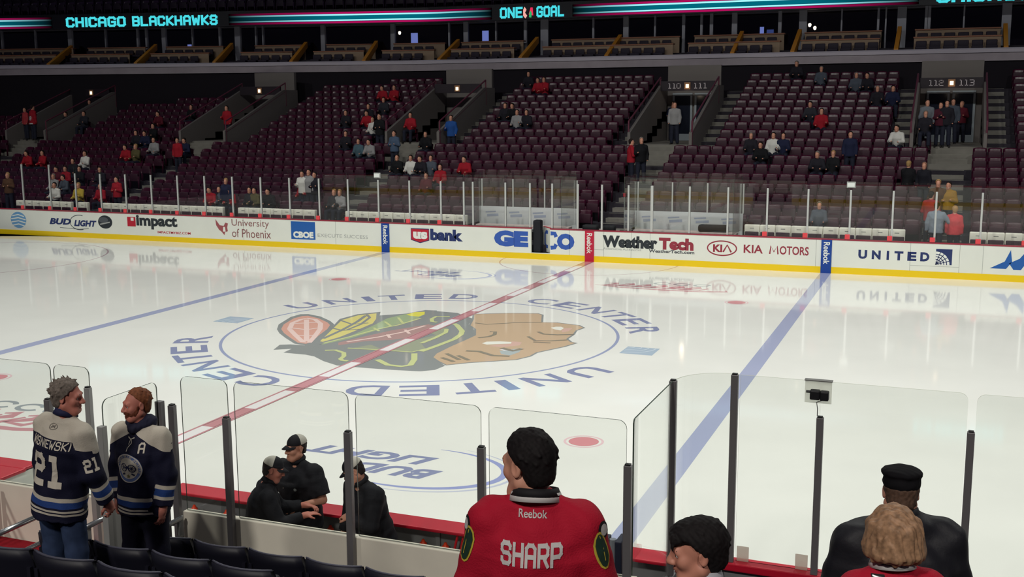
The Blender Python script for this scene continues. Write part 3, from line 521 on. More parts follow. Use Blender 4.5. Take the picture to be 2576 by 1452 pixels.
for k,c in enumerate(AIS):
    # tunnel: floor, cheeks, lintel
    q=names[k].replace(' ','_'); PG=M('passage_grey',S(112,106,104),.9)
    fb=MB().box(c-VX,c+VX,22.05,27.6,2.4,3.65); struct('floor_passage_'+q,fb,CON,'concrete floor of the %s passage'%names[k])
    fb=MB(); nz=MB()
    for t_ in range(4): y_=20.95+.3*t_; z_=3.05+.17*t_; fb.box(c-VX,c+VX,y_,22.06,2.3,z_); nz.box(c-VX,c+VX,y_-.004,y_+.06,z_,z_+.007)
    struct('trim_passage_step_'+q,fb,CON,'concrete steps up to the %s passage'%names[k]); struct('trim_passage_nosing_'+q,nz,STEP,'pale nosings of the steps to the %s passage'%names[k])
    for s in (-1,1): struct('wall_passage_%s_%s'%('left' if s<0 else 'right',q),MB().prism([(21.2,2.9),(27.6,2.9),(27.6,6.1),(26.3,6.1),(21.2,4.15)],(c+s*(VX+.06)-.06,0,0),(0,1,0),(0,0,1),(1,0,0),.12),PG,'grey side wall of the %s passage'%names[k])
    struct('wall_passage_back_'+q,MB().box(c-VX,c+VX,27.5,27.7,3.65,7),PG,'grey end wall of the %s passage'%names[k])
    dv=thing('passage_sign','dark section number board with small lamp over the %s passage'%names[k],'sign','section signs over the passages',(c,26.2,5.86))
    MB().bbox(-VX,VX,-.06,.06,0,.42,.01).build('board',M('sign_dark',S(34,24,34),.6),dv)
    MB().bbox(-.14,.14,-.1,-.06,.06,.36,.01).build('lamp_housing',M('lamp_housing',S(150,110,80),.5),dv)
    MB().bbox(-.07,.07,-.12,-.1,.12,.28,.01).build('lamp',WARM,dv)
    n0,n1=[('106','107'),('107','108'),('109','110'),('110','111'),('112','113')][k]
    if k>=3:
        for t,a in ((n0,-.85),(n1,.3)): flat('numerals',fit(block(t,.9,1)[0],a,a+.55,.09,.33),(0,-.065,0),*XZ,M('numeral_grey',S(200,190,196),.6),dv)
    for s in (-1,1):
        r=thing('hand_rail','maroon rail along the %s side of the %s passage'%('left' if s<0 else 'right',names[k]),'rail','rails of the passages',(c+s*(VX+.1),21.3,4.1))
        MB().tube([(0,0,-.6),(0,0,.5),(0,5.2,2.35),(0,5.2,1.2)],.035,8).build('top_rail',RAIL,r); MB().tube([(0,.02,0),(0,5.15,1.9)],.025,8).build('lower_rail',RAIL,r)
    if k>=3:
        for s in (-1,1):
            d=thing('passage_door','white framed glazed door, %s leaf, in the %s passage'%('left' if s<0 else 'right',names[k]),'door','doors of the passages',(c+s*.5,27.45,3.65))
            MB().box(-.45,-.36,-.04,0,0,2.12).box(.36,.45,-.04,0,0,2.12).box(-.36,.36,-.04,0,2.0,2.12).box(-.36,.36,-.04,0,0,.3).build('frame',M('door_frame',S(150,158,166),.5),d)
            MB().box(-.36,.36,-.025,-.015,.3,2.0).build('pane',M('door_dim',S(26,30,44),.2),d)
        lp=bpy.data.lights.new('passage_lamp','POINT'); lp.energy=2.5; lp.color=(1,.8,.6); lp.shadow_soft_size=.1; lo=bpy.data.objects.new('passage_lamp',lp); COL.objects.link(lo); lo.location=(c,26.0,5.7)
# ---- seats
SM=M('seat_maroon',S(60,13,37),.3,.4); SM2=M('seat_maroon_pad',S(50,14,34),.6,.4)
def seat_parts():
    b=MB(); W_=.235; P_=[]; n=6
    for j,(z,y) in enumerate(((.36,.02),(.55,.05),(.76,.085),(.815,.10))):
        for i in range(n+1):
            u=-1+2*i/n; P_.append((u*W_*(1-.06*(j==3)),y+.035*(u*u)*-1+.02,z-(.03*abs(u)**3 if j==3 else 0)))
    m=n+1; f=[(j*m+i,j*m+i+1,(j+1)*m+i+1,(j+1)*m+i) for j in range(3) for i in range(n)]; k=len(P_)
    Q=[(x,y+.045,z-.005) for x,y,z in P_]; f2=[tuple(k+i for i in q[::-1]) for q in f]
    rim=[(3*m+i,k+3*m+i,k+3*m+i+1,3*m+i+1)[::-1] for i in range(n)]+[(j*m,(j+1)*m,k+(j+1)*m,k+j*m)[::-1] for j in range(3)]+[(j*m+n,k+j*m+n,k+(j+1)*m+n,(j+1)*m+n)[::-1] for j in range(3)]
    b.add(P_+Q,f+f2+rim); b.box(-.245,-.225,-.05,.12,0,.56).box(.225,.245,-.05,.12,0,.56)
    c=MB(); c.bbox(-.22,.22,-.06,.02,.34,.68,.025)
    return b,c
sb,scu=seat_parts()
seat0=tag(sb.build('stadium_chair',SM,None,True),'x','seat','maroon seats of the far stand'); cu0=scu.build('seat_cushion',SM2,seat0,True)
def in_aisle(x,i): return any(c_[3]=='s' and c_[8]==i and abs(c_[0]-x)<.3 for c_ in CROWD) or any((abs(x-c)<.86) if i<8 else abs(x-c)<2.35 for c in AIS)
ordn=['lowest','second','third','fourth','fifth','sixth','seventh']
blocks_=['far left of the stand','left of the second passage','between the left passages','between the middle passages','between the middle and right passages','right of the right aisle']
SPOTS=[]; rest=[]; SEATS=0
for i in range(NR):
    x=17.2
    while x>-43:
        if not in_aisle(x,i) and ry(i)+.9<fy(x)+.1:
            if i<5 and x>-16 and SEATS<228:
                o=seat0 if SEATS==0 else copy_tree(seat0); o.location=(x,ry(i)+.42,rz(i)); bi=sum(x>c for c in AIS)
                o['label']='maroon folding seat in the %s maroon row, block %s'%(ordn[i],blocks_[bi]); o['group']='maroon seats, %s row, %s'%(ordn[i],blocks_[bi]); SEATS+=1
            else: rest.append((x,ry(i)+.42,rz(i)))
        x-=.5
def many(name,parts,spots,mats,label,cat,sc=1):
    V=[];F=[];FM=[];n=0
    for mi,p in enumerate(parts):
        pv=np.array([tuple(q) for q in p.v])*sc
        for s in spots:
            V.append(pv+np.array(s)); F+= [tuple(q+n for q in f) for f in p.f]; FM+=[mi]*len(p.f); n+=len(pv)
    return tag(mesh(name,np.concatenate(V),F,mats,None,True,FM),label,cat,None,'stuff')
many('stadium_chairs',[sb,scu],rest,[SM,SM2],'maroon folding seats filling the upper and left rows of the far stand','seats')
# front row with white covers
cv0=tag(sb.build('covered_chair',SM,None,True),'x','seat','white covered front seats'); scu.build('seat_cushion',SM2,cv0,True)
MB().bbox(-.245,.245,-.02,.165,.5,.9,.03).build('seat_cover',M('cover_white',S(246,243,230),.7,noise=.05,nscale=5),cv0,True)
MB().box(-.07,.07,-.024,-.02,.78,.8).build('cover_print',M('cover_print',S(120,122,120),.7),cv0)
n=0
for a,b in ((-26,-23.2),(-21.4,-15.3),(-14.7,-11.4),(-9.9,-4.9),(5.05,10.3),(11.9,16)):
    x=a+.25
    while x<b:
        o=cv0 if n==0 else copy_tree(cv0); o.location=(x,13.78,.46); n+=1
        o['label']='white covered front row seat behind the far glass, '+rel(x-.25); o['group']='white covered seats '+rel(x-.25); x+=.5
sg=copy_tree(cv0); sg.location=(-22.4,13.78,.46); sg['label']='lone white covered seat in the gap left of the lowercase black lettering'; sg['group']='white covered seats single'
# ================================================================ SUITE LEVEL
FAS=M('fascia',S(160,150,158),.85,.2,noise=.08,nscale=1.5); LIP=M('fascia_lip',S(184,176,188),.8); CRM=M('counter_cream',S(150,128,108),.7); WOOD=M('counter_wood',S(140,92,70),.6); ORA=M('rail_orange',S(196,130,40),.6); COLM=M('mullion',S(150,150,162),.6); SUI=M('suite_seat',S(38,30,46),.7)
PX=[-46,-38,-30,-22,-15,0,18]
def run(sec,mat,name,label,kind='structure'):   # section (dy,z) swept along the front line
    mb=MB(); n=len(sec); v=[(x,fy(x)+a,z) for x in PX for a,z in sec]
    f=[(k*n+j,k*n+(j+1)%n,(k+1)*n+(j+1)%n,(k+1)*n+j) for k in range(len(PX)-1) for j in range(n)]; mb.add(v,f); return tag(mb.build(name,mat),label,None,None,kind)
run([(0,7.05),(0,7.42),(.6,7.42),(.6,7.05)],FAS,'trim_fascia','long grey concrete fascia below the suite seats')
run([(-.06,7.4),(-.06,7.54),(.04,7.6),(.4,7.6),(.4,7.4)],LIP,'trim_fascia_lip','rounded lip on top of the fascia, painted paler like a lit bevel')  # light on the top bevel is put into the paler lip colour
run([(.1,3.),(.1,7.1),(.2,7.1),(.2,3.)],M('dark_wall',S(20,14,24),.9),'wall_far','dark rear wall under the suite fascia')
run([(.3,7.2),(.3,7.34),(1.75,7.34),(1.75,7.76),(3.4,7.76),(3.4,7.2)],DCON,'floor_suite','dark suite terrace floor')
run([(3.3,9.62),(3.3,10.0),(3.6,10.0),(3.6,9.62)],M('header_grey',S(96,92,100),.8),'trim_header','grey header above the suite windows')
run([(5.9,7.7),(5.9,10),(6,10),(6,7.7)],M('suite_back',S(44,34,44),.9),'wall_suite','dim back wall inside the suites')
run([(2.0,9.95),(2.0,10.3),(5.9,10.3),(5.9,9.95)],M('soffit',S(40,36,44),.9),'ceiling_suite','dark soffit over the suites')
rails=[-35.2,-30.2,-25.8,-21.6,-17.7,-13.65,-9.15,-4.67,1.45,4.2,8.7,13.18]
def srot(x): return math.atan(.22) if x<-15 else 0
def rail_x(px): return px
import itertools
zone=[(-40.15,-35.4),(-34.6,-31.16),(-30.0,-26.65),(-24.9,-22.02),(-20.9,-18.14),(-17.2,-14.38),(-13.4,-9.88),(-8.3,-1.61),(-.85,3.48),(4.45,7.91),(9.4,13.0),(14.2,16.5)]
ss=MB()
ss.bbox(-.23,.23,.0,.1,.3,.66,.045).bbox(-.24,.24,-.4,.05,.28,.4,.03).box(-.2,.2,-.3,0,0,.28)
suite0=tag(ss.build('suite_chair',SUI,None,True),'x','seat','suite seats'); n=0
for zi,(a,b) in enumerate(zone):
    lab='suite bay %s'%['at the far left','under the capital letters','right of the capital letters','under the left stripes','left of the sconces','under the sconces','beside the lit blue screen','under the short slogan','left of the blue lit room','under the right stripes','at the right of centre','at the far right'][zi]
    x0,x1=a,b
    for rr,(dy,z) in enumerate(((1.0,7.34),(2.35,7.76))):
        x=x0+.32
        while x<x1-.2:
            o=suite0 if n==0 else copy_tree(suite0); n+=1; o.location=(x,fy(x)+dy,z); o.rotation_euler=(0,0,srot(x)); q='%s row, %s'%('front' if rr==0 else 'rear',lab)
            o['label']='dark suite seat, '+q; o['group']='suite seats, '+q; x+=.58
        if x1>x0+.5:
            ct=thing('suite_counter','cream drink counter behind the %s seats, %s'%('front' if rr==0 else 'rear',lab),'counter','suite counters',(x0,fy(x0)+dy+.3,z)); ct.rotation_euler=(0,0,srot((x0+x1)/2))
            h=.86; MB().box(0,x1-x0,.02,.07,0,h-.06).build('front_panel',CRM,ct); MB().bbox(-.03,x1-x0+.03,-.03,.32,h-.06,h,.01).build('counter_top',WOOD,ct)
for zi,a in enumerate(rails):
    r=thing('suite_rail','orange sloping rail of the suite terrace, '+['under the start of the capital letters','at the middle of the capital letters','right of the capital letters','under the left stripes start','left of the sconces','right of the sconces','under the short slogan','right of the short slogan','left of the blue lit room','right of the blue lit room','at the right of centre','at the far right'][zi],'rail','orange suite rails',(a,fy(a)+.28,7.36)); r.rotation_euler=(0,0,srot(a))
    MB().prism([(0,0),(0,.3),(2.5,1.42),(2.5,1.1),(.3,0)],(-.09,0,0),(0,1,0),(0,0,1),(1,0,0),.18).build('rail_panel',ORA,r)
for lx in (-36,-30,-24,-18,-12,-6,0,6,12):
    lp=bpy.data.lights.new('suite_fill_light','AREA'); lp.shape='RECTANGLE'; lp.size=5; lp.size_y=.5; lp.energy=40; lp.color=(1,.82,.85); lo=bpy.data.objects.new('suite_fill_light',lp); COL.objects.link(lo); lo.location=(lx,fy(lx)+5.0,9.93)  # unseen ceiling fill lights, added to brighten the suite interiors
# mullions and columns of the suite windows
cols=[(3,.08),(87,.05),(175,.28),(264,.06),(345,.12),(367,.12),(411,.26),(483,.06),(552,.12),(597,.36),(643,.08),(661,.08),(812,.26),(988,.26),(1130,.1),(1172,.26),(1248,.08),(1322,.16),(1370,.42),(1493,.1),(1575,.28),(1648,.08),(1720,.15),(1765,.12),(1790,.16),(1848,.26),(1962,.16),(2020,.36),(2117,.07),(2209,.1),(2228,.07),(2268,.4),(2329,.12),(2337,.12),(2424,.07),(2531,.4),(2590,.2)]
import numpy as _n
def plane_x(px,yy):    # where a sight line through the picture column meets the window line (camera solved above)
    d=cf+r2*((px-1288)/2802.98)+u2*((726-65)/2802.98); t=(yy-cam.location.y if 0 else yy+22.9173)/d.y; return 11.2755+d.x*t
for px,wd in cols:
    x=plane_x(px,33.3)
    for _ in range(4): x=plane_x(px,fy(x)+3.3)
    tag(MB().box(x-wd/2,x+wd/2,fy(x)+3.25,fy(x)+3.42,7.76,9.7).build('trim_mullion',COLM),None,None,None,'structure')
WG=glass('suite_window',(.75,.76,.8),1.45)
run([(3.35,7.8),(3.35,9.65),(3.36,9.65),(3.36,7.8)],WG,'window_1','continuous dark suite window')
TV=glow('screen_blue',(.32,.40,.95),.75); TVF=M('tv_frame',S(14,16,40),.4)
for px,py,wd,hh,l in ((1041,94,.42,.55,'lit blue screen between two wall lamps in a suite'),(1221,90,.38,.55,'lit blue screen in the suite under the short slogan'),(456,103,.28,.5,'small lit blue screen in the suite under the capital letters'),(1917,69,.2,.5,'narrow bluish lit panel in the suite left of the pale columns'),(1938,70,.34,.3,'dim bluish screen beside the narrow lit panel')):
    x=plane_x(px,34.3); x=plane_x(px,fy(x)+4.3); d=(x-11.28)**2+(fy(x)+27.2)**2
    z=5.243+math.sqrt(d)*math.tan(math.radians(-9.312)+math.atan((726-py-(.0053*(px-1288)))/2803*math.cos(math.atan((px-1288)/2803))))
    t=thing('television',l,'screen',None,(x,fy(x)+4.3,z)); MB().bbox(-wd/2-.05,wd/2+.05,0,.06,-hh/2-.05,hh/2+.05,.01).build('frame',TVF,t)
    MB().box(-wd/2,wd/2,-.006,0,-hh/2,hh/2).build('panel',TV if px!=1938 else glow('screen_dim',(.2,.3,.9),.25),t); MB().box(-.05,.05,.06,1.6,-.05,.05).build('bracket',TVF,t)
SCN=glow('sconce_light',(1,.82,.55),7)
for px,py,l in ((1017,81,'glowing wall lamp left of the lit blue screen'),(1057,86,'glowing wall lamp right of the lit blue screen'),(2037,47,'bright lamp in the suite behind the right seats'),(2050,54,'smaller lamp below the bright lamp in the right suite')):
    x=plane_x(px,34.4); d=(x-11.28)**2+(fy(x)+27.3)**2; z=5.243+math.sqrt(d)*math.tan(math.radians(-9.312)+math.atan((726-py-(.0053*(px-1288)))/2803*math.cos(math.atan((px-1288)/2803))))
    t=thing('wall_lamp',l,'lamp','suite wall lamps',(x,fy(x)+4.4,z)); MB().lathe([(.0,-.09),(.05,-.07),(.08,.02),(.05,.09),(0,.1)]).build('shade',SCN,t,True); MB().tube([(0,.05,0),(0,1.5,-.05)],.02,6).build('arm',TVF,t)
# ================================================================ LED RIBBON AND UPPER TIER
def by(x): return 32-.22*max(0,-15-x)
def strip(name,x0,x1,z0,z1,mat,parent,dy=0,fade=None,slant=0):
    n=max(2,int((x1-x0)/1)+1); X=[x0+(x1-x0)*i/(n-1) for i in range(n)]
    v=[(x,by(x)-.06-dy,z) for x in X for z in (z0,z1)]; f=[(2*i,2*i+2,2*i+3,2*i+1) for i in range(n-1)]
    o=mesh(name,v,f,mat,parent)
    at=o.data.attributes.new('fade','FLOAT','POINT'); vals=[]
    for x in X:
        e=1.
        if fade: e=min(1,max(0,(x-x0)/fade[0]) if fade[0] else 1)*min(1,max(0,(x1-x)/fade[1]) if fade[1] else 1)
        vals+=[e,e]
    at.data.foreach_set('value',vals); return o
rb=thing('ribbon_board','long lit ribbon display with cyan stripes and letters','display')
mb=MB(); n=2; v=[(x,by(x)+a,z) for x in PX for a,z in ((-.04,9.62),(-.04,10.42),(.3,10.42),(.3,9.62))]; f=[(k*4+j,k*4+(j+1)%4,(k+1)*4+(j+1)%4,(k+1)*4+j) for k in range(len(PX)-1) for j in range(4)]; mb.add(v,f); mb.build('housing',M('ribbon_black',S(14,12,26),.5),rb)
MAG=glow_fade('led_magenta',(.42,.006,.10),1.0); CYA=glow_fade('led_cyan',(.35,.9,1.0),1.15); TEA=glow_fade('led_teal',(.0,.14,.20),1.0); LET=glow('led_letter',(.07,.72,.80),1.0)
for a,b,fd in ((-47,-36.1,(0,4.5)),(-25.9,-11.35,(6,4.5)),(-6.95,9.5,(4,5))):
    strip('stripe',a,b,10.17,10.27,MAG,rb,0,fd); strip('stripe',a,b,9.68,9.78,MAG,rb,0,fd); strip('stripe',a,b,10.08,10.16,CYA,rb,.005,fd); strip('stripe',a,b,9.80,9.87,CYA,rb,.005,fd); strip('stripe',a,b,9.88,10.07,TEA,rb,.0025,fd)
def led(s,x0,x1,mat=None):
    polys=fit(block(s,1.6,.55,.5)[0],x0,x1,9.68,10.27); V=[];F=[]
    for p in polys: k=len(V); V+=[(a,by(a)-.075,b) for a,b in p]; F.append((k,k+1,k+2,k+3))
    mesh('letters',V,F,mat or LET,rb)
RIB=(-35.29,-26.5,-10.91,-9.63,-8.89,-7.39,10.22,14.2)
led('CHICAGO',RIB[0],-31.75); led('BLACKHAWKS',-31.4,RIB[1]); led('ONE',RIB[2],RIB[3]); led('GOAL',RIB[4],RIB[5]); led('CHICAGO',RIB[6],RIB[7])
V=[(-9.6,10.1),(-9.52,10.25),(-9.42,10.1),(-9.5,9.95),(-9.38,9.8),(-9.48,9.66),(-9.6,9.8)]
mesh('trophy_icon',[(a,by(a)-.075,b) for a,b in V],[tuple(range(7))],glow('led_pink',(.9,.42,.36),1),rb)
mesh('hat_icon',[(a,by(a)-.074,b) for a,b in [(-9.3,9.85),(-9.2,10.2),(-9.08,10.2),(-9.05,9.8)]],[(0,1,2,3)],glow('led_red',(.8,.03,.1),1),rb)
mesh('hat_icon',[(a,by(a)-.076,b) for a,b in [(-9.28,9.72),(-9.26,9.95),(-9.19,10.05),(-9.13,9.9),(-9.16,9.7)]],[(0,1,2,3,4)],glow('led_green',(.03,.45,.14),1),rb)
mb=MB()
for i in range(9):
    v=[(x,by(x)+a,z) for x in PX for a,z in ((.3+.8*i,9.9),(.3+.8*i,10.35+.42*i),(1.12+.8*i,10.35+.42*i),(1.12+.8*i,9.9))]; mb.add(v,f)
struct('floor_upper_tier',mb,M('upper_dark',S(18,15,26),.9),'dark stepped floor of the upper tier')
up=[(x,by(x)+.75+.8*i,10.35+.42*i) for i in range(8) for x in np.arange(-46,16,.55)]
many('upper_chairs',[sb,scu],up,[M('seat_upper',S(52,34,60),.35,.5),M('seat_upper_pad',S(34,22,40),.6)],'dark seats of the upper tier above the ribbon display','seats')
# ================================================================ NEAR BOARDS, BENCH AND GLASS
GREY=M('board_inner',S(118,118,120),.6); CAPN=M('cap_near',S(190,18,46),.4,.5); WALLW=M('bench_wall',S(232,226,210),.6,.3,noise=.04,nscale=3); DP=M('post_dark',S(122,119,121),.4,.5,.35)  # near posts: silver metal in a darker tone, shade of its unlit side painted in
nb=thing('dasher_board','white near rink boards with red cap rail along the player bench','rink boards',loc=(0,-12.96,0))
MB().box(3.3,16,-.1,0,0,.995).box(-26,1.2,-.1,0,0,.995).build('board_panel',GREY,nb)
MB().box(3.3,16,0,.006,.2,.995).box(-26,1.2,0,.006,.2,.995).build('board_facing',BW,nb)
MB().box(3.3,16,.0,.014,0,.2).box(-26,1.2,0,.014,0,.2).build('kick_plate',YEL,nb)
MB().bbox(3.3,9.5,-.27,.01,.985,1.02,.012).bbox(9.5,16,-.16,.01,.985,1.06,.012).build('cap_rail',CAPN,nb)
MB().bbox(-26,1.2,-.25,.01,.985,1.02,.012).build('cap_rail',CAPN,nb); MB().bbox(.7,1.22,-.62,-.22,.975,1.015,.012).build('cap_rail',CAPN,nb); MB().box(1.1,1.2,-.6,-.1,0,.975).build('board_end',BW,nb)
MB().box(3.9,4.35,-.104,-.1,.35,.93).build('inspection_panel',M('panel_grey',S(96,97,100),.6),nb); MB().box(6.55,6.6,-.13,-.1,.2,.98).build('board_support',GREY,nb)
struct('floor_bench',MB().box(-26,9.1,-14.85,-13.06,-.1,.15),M('bench_floor',S(58,60,64),.9),'grey rubber floor of the players bench')
for k,(a,b,l) in enumerate(((-20,3.86,'left'),(4.84,9.14,'right'))):
    t=thing('bench_back_wall','long off white wall behind the %s players bench'%l,'wall panel',None,(0,-14.85,0)); MB().bbox(a,b,-.04,.04,.15,1.565,.008).build('wall_panel',WALLW,t)
    sb_=thing('player_bench','long pale bench seat inside the %s players bench area'%l,'bench',None,(0,-14.35,.15)); MB().bbox(a+.1,b-.4,-.17,.17,.42,.47,.015).build('seat',M('bench_pale',S(206,190,185),.5),sb_)
    for q in range(4): xx=max(a,-2)+.4+(b-max(a,-2)-.8)*q/3; MB().box(xx-.03,xx+.03,-.14,.14,0,.42).build('leg',GREY,sb_)
sh=thing('bottle_shelf','grey shelf along the inside of the near boards','shelf',None,(0,-13.17,0)); MB().bbox(3.35,9.0,-.09,.09,.62,.645,.005).build('board',GREY,sh)
for q in range(6): MB().box(3.6+q,3.63+q,-.08,.085,.45,.62).build('bracket',GREY,sh)
bo=[('water bottle with orange cap at the left end of the bench shelf',3.62),('water bottle with orange cap on the shelf left of the seated staff man',4.05),('water bottle with orange cap between the two capped staff men',5.36),('water bottle with orange cap on the shelf right of the leaning man',6.45),('water bottle with orange cap beside the red bottle carrier',6.7)]
for l,x in bo:
    t=thing('water_bottle',l,'bottle','water bottles on the bench shelf',(x,-13.17,.645)); MB().lathe([(.0,0),(.037,.003),(.037,.1),(.03,.12),(.036,.14),(.036,.165)]).build('bottle_body',M('bottle_white',S(210,210,205),.4),t,True); MB().lathe([(.038,.163),(.038,.185),(.022,.2),(.012,.225),(0,.226)]).build('cap',M('bottle_orange',S(240,70,34),.4),t,True)
t=thing('bottle_carrier','red plastic bottle carrier with handle on the bench shelf','carrier',None,(6.87,-13.17,.645)); RC=M('carrier_red',S(205,34,44),.4)
MB().bbox(-.11,.11,-.07,.07,0,.09,.01).build('tray',RC,t); MB().tube([(-.09,0,.08),(-.03,0,.33),(.1,0,.33),(.1,0,.08)],.014,8).tube([(-.09,0,.08),(-.0,0,.18),(.03,0,.33)],.01,8).build('handle',RC,t)
t=thing('equipment_rack','dark blue upright rack with clear tubes by the bench end glass','rack',None,(8.88,-14.58,.15)); [MB().bbox(a_,b_,-.1,.1,0,c_,.01).build('side_plate',M('rack_navy',S(24,30,56),.5),t) for a_,b_,c_ in ((.03,.09,1.62),(-.1,-.05,1.6))]
MB().tube([(-.01,0,.9),(-.01,0,1.6)],.03,8).build('tube',M('rack_clear',S(150,155,165),.2),t); MB().lathe([(.0,1.2),(.05,1.21),(.05,1.26),(0,1.27)],(.06,0,0)).build('knob',M('rack_steel',S(160,165,170),.3),t)
# ---- glass behind the bench
def gpost(x,y,z0,z1,l,mat=DP,h=.031,rz_=0):
    p=thing('glass_post',l,'post','posts of the near glass',(x,y,z0),rz_); MB().bbox(-h,h,-.026,.026,0,z1-z0,.006).build('post',mat,p); MB().box(-h*.7,h*.7,-.02,.02,z1-z0,z1-z0+.012).build('cap',M('post_cap',S(30,30,32),.5),p); return p
YG=-14.93; GY=-14.85
for x,z0,z1,l in ((4.815,.85,2.58,'dark post beside the passage, right of the bearded man'),(5.40,.95,2.52,'dark post left of the white capped staff man'),(6.63,.95,2.52,'dark post in front of the leaning staff man'),(7.86,.95,2.52,'dark post left of the red jersey man'),(9.085,.95,2.51,'dark post at the bench corner right of the red jersey man')):
    gpost(x,YG,z0,z1,l)
for a,b,l in ((4.86,5.365,'narrow clear pane above the white bench wall beside the passage'),(5.435,6.595,'clear pane in front of the white capped staff man'),(6.665,7.825,'clear pane between the leaning staff man and the red jersey man'),(7.895,9.05,'clear pane around the head of the red jersey man')):
    pane('rink_shield',(a,GY),(b,GY),1.57,2.84,l,None)
for a,b,l in ((.1,1.33,'clear pane at the left edge of the picture behind the left bench'),(1.38,2.1,'second clear pane of the left bench, cut by the picture edge'),(2.13,3.345,'clear pane left of the grey haired man'),(3.385,3.81,'narrow clear pane behind the grey haired head')): pane('rink_shield',(a,GY),(b,GY),1.57,2.83,l,None)
SILV=M('post_bright',S(168,168,166),.4,.5,.3)
gpost(3.365,YG,.95,2.5,'post hidden behind the grey haired man'); gpost(3.86,YG,.95,2.66,'bright silver post right of the grey haired man',SILV,.028)
dr=thing('glass_gate','narrow clear glass gate swung open between the two navy jersey men','gate',None,(4.76,-15.0,.95))
g2=pane('gate_glass',(4.76,-15.75),(4.76,-15.06),1.95,2.83,None); g2.parent=dr; g2.matrix_parent_inverse=Matrix.Translation((-4.76,15.0,-.95)); [g2.pop(k_) for k_ in ('label','category') if k_ in g2]
MB().bbox(-.03,.03,-.8,-.74,0,1.66,.006).build('gate_stile',SILV,dr); MB().bbox(-.02,.02,-.74,-.06,.05,1.0,.006).build('gate_leaf',SILV,dr); MB().bbox(-.033,.033,-.06,.0,-.1,1.69,.006).build('hinge_post',DP,dr)
# bench end glass, curved corner, boards glass
pane('rink_shield',(9.09,-14.8),(9.09,-13.5),1.02,2.84,'clear side pane closing the right end of the bench',None,.04,.012,None,None,(1,0))
cv=[(9.09,-13.46),(9.10,-13.36),(9.135,-13.26),(9.2,-13.16),(9.28,-13.085),(9.38,-13.03),(9.52,-12.995)]
mb=MB(); n=len(cv); nn=[]
for i in range(n):
    a,b=Vector(cv[max(0,i-1)]),Vector(cv[min(n-1,i+1)]); d=(b-a).normalized(); nn.append(Vector((-d.y,d.x)))
v=[(cv[i][0]+nn[i].x*s*.006,cv[i][1]+nn[i].y*s*.006,z) for i in range(n) for s in (-1,1) for z in (1.06,2.83)]
f=[];fm=[]
for i in range(n-1):
    o=4*i
    f+=[(o,o+4,o+5,o+1),(o+2,o+3,o+7,o+6),(o+1,o+5,o+7,o+3),(o,o+2,o+6,o+4)]; fm+=[0,0,1,1]
o=mesh('rink_shield',v,f,[GF,M('glass_edge_soft',S(196,200,186),.3,.5)],None,False,fm); tag(o,'curved corner pane between the tall dark posts','glass pane')
struct('wall_bench_end',MB().box(9.06,9.13,-14.8,-13.1,.15,1.02),GREY,'low wall closing the right end of the bench')
gpost(9.09,-13.48,1.02,2.84,'tall dark post at the curved glass corner, near the boy',DP,.033); gpost(9.56,-13.07,1.06,2.84,'tall dark post where the curved corner meets the boards glass',DP,.033)
gpost(10.32,-13.09,1.06,2.52,'dark post under the black camera on the boards glass'); gpost(11.55,-13.09,1.06,2.515,'dark post right of the man in the flat cap')
for a,b,c,l in ((9.6,10.305,(0,0),'clear boards pane right of the curved corner'),(10.31,11.515,(0,1),'clear boards pane behind the flat capped man'),(11.585,12.8,(1,1),'clear boards pane at the right edge of the picture')): pane('rink_shield',(a,-13.02),(b,-13.02),1.06,2.83,l,None,.07,.012,None,M('glass_edge_soft',S(196,200,186),.3,.5),c)
t=thing('camera_box','black camera on a pale plate fixed to the near boards glass','camera',None,(10.29,-13.035,2.735)); MB().bbox(-.115,.115,-.012,-.002,-.1,.1,.004).build('mounting_plate',frosted('plate_pale',S(235,236,226),.5),t); MB().bbox(-.12,.12,-.03,.03,.1,.112,.004).build('clip',M('clip_grey',S(120,120,118),.4),t)
MB().bbox(-.065,.02,-.09,-.012,-.055,.03,.012).bbox(.02,.095,-.08,-.012,-.06,.025,.012).tube([(-.065,-.05,.01),(-.1,-.05,.01)],.012,8).build('housing',M('camera_black',S(22,22,26),.5),t,False); MB().tube([(.05,-.03,-.06),(-.01,-.02,-.09),(.0,-.02,-.15),(.0,-.02,-.215)],.004,6).build('cable',M('cable_grey',S(90,90,90),.5),t)
for x,l in ((9.67,'small square translucent bracket at the foot of the tall post'),(10.2,'small square translucent bracket left of the post under the camera')):
    o=MB().bbox(-.055,.055,-.02,-.008,0,.145,.004).build('glass_bracket',frosted('bracket_grey',S(214,198,186),.35),None); o.location=(x,-13.02,1.062); tag(o,l,'bracket')
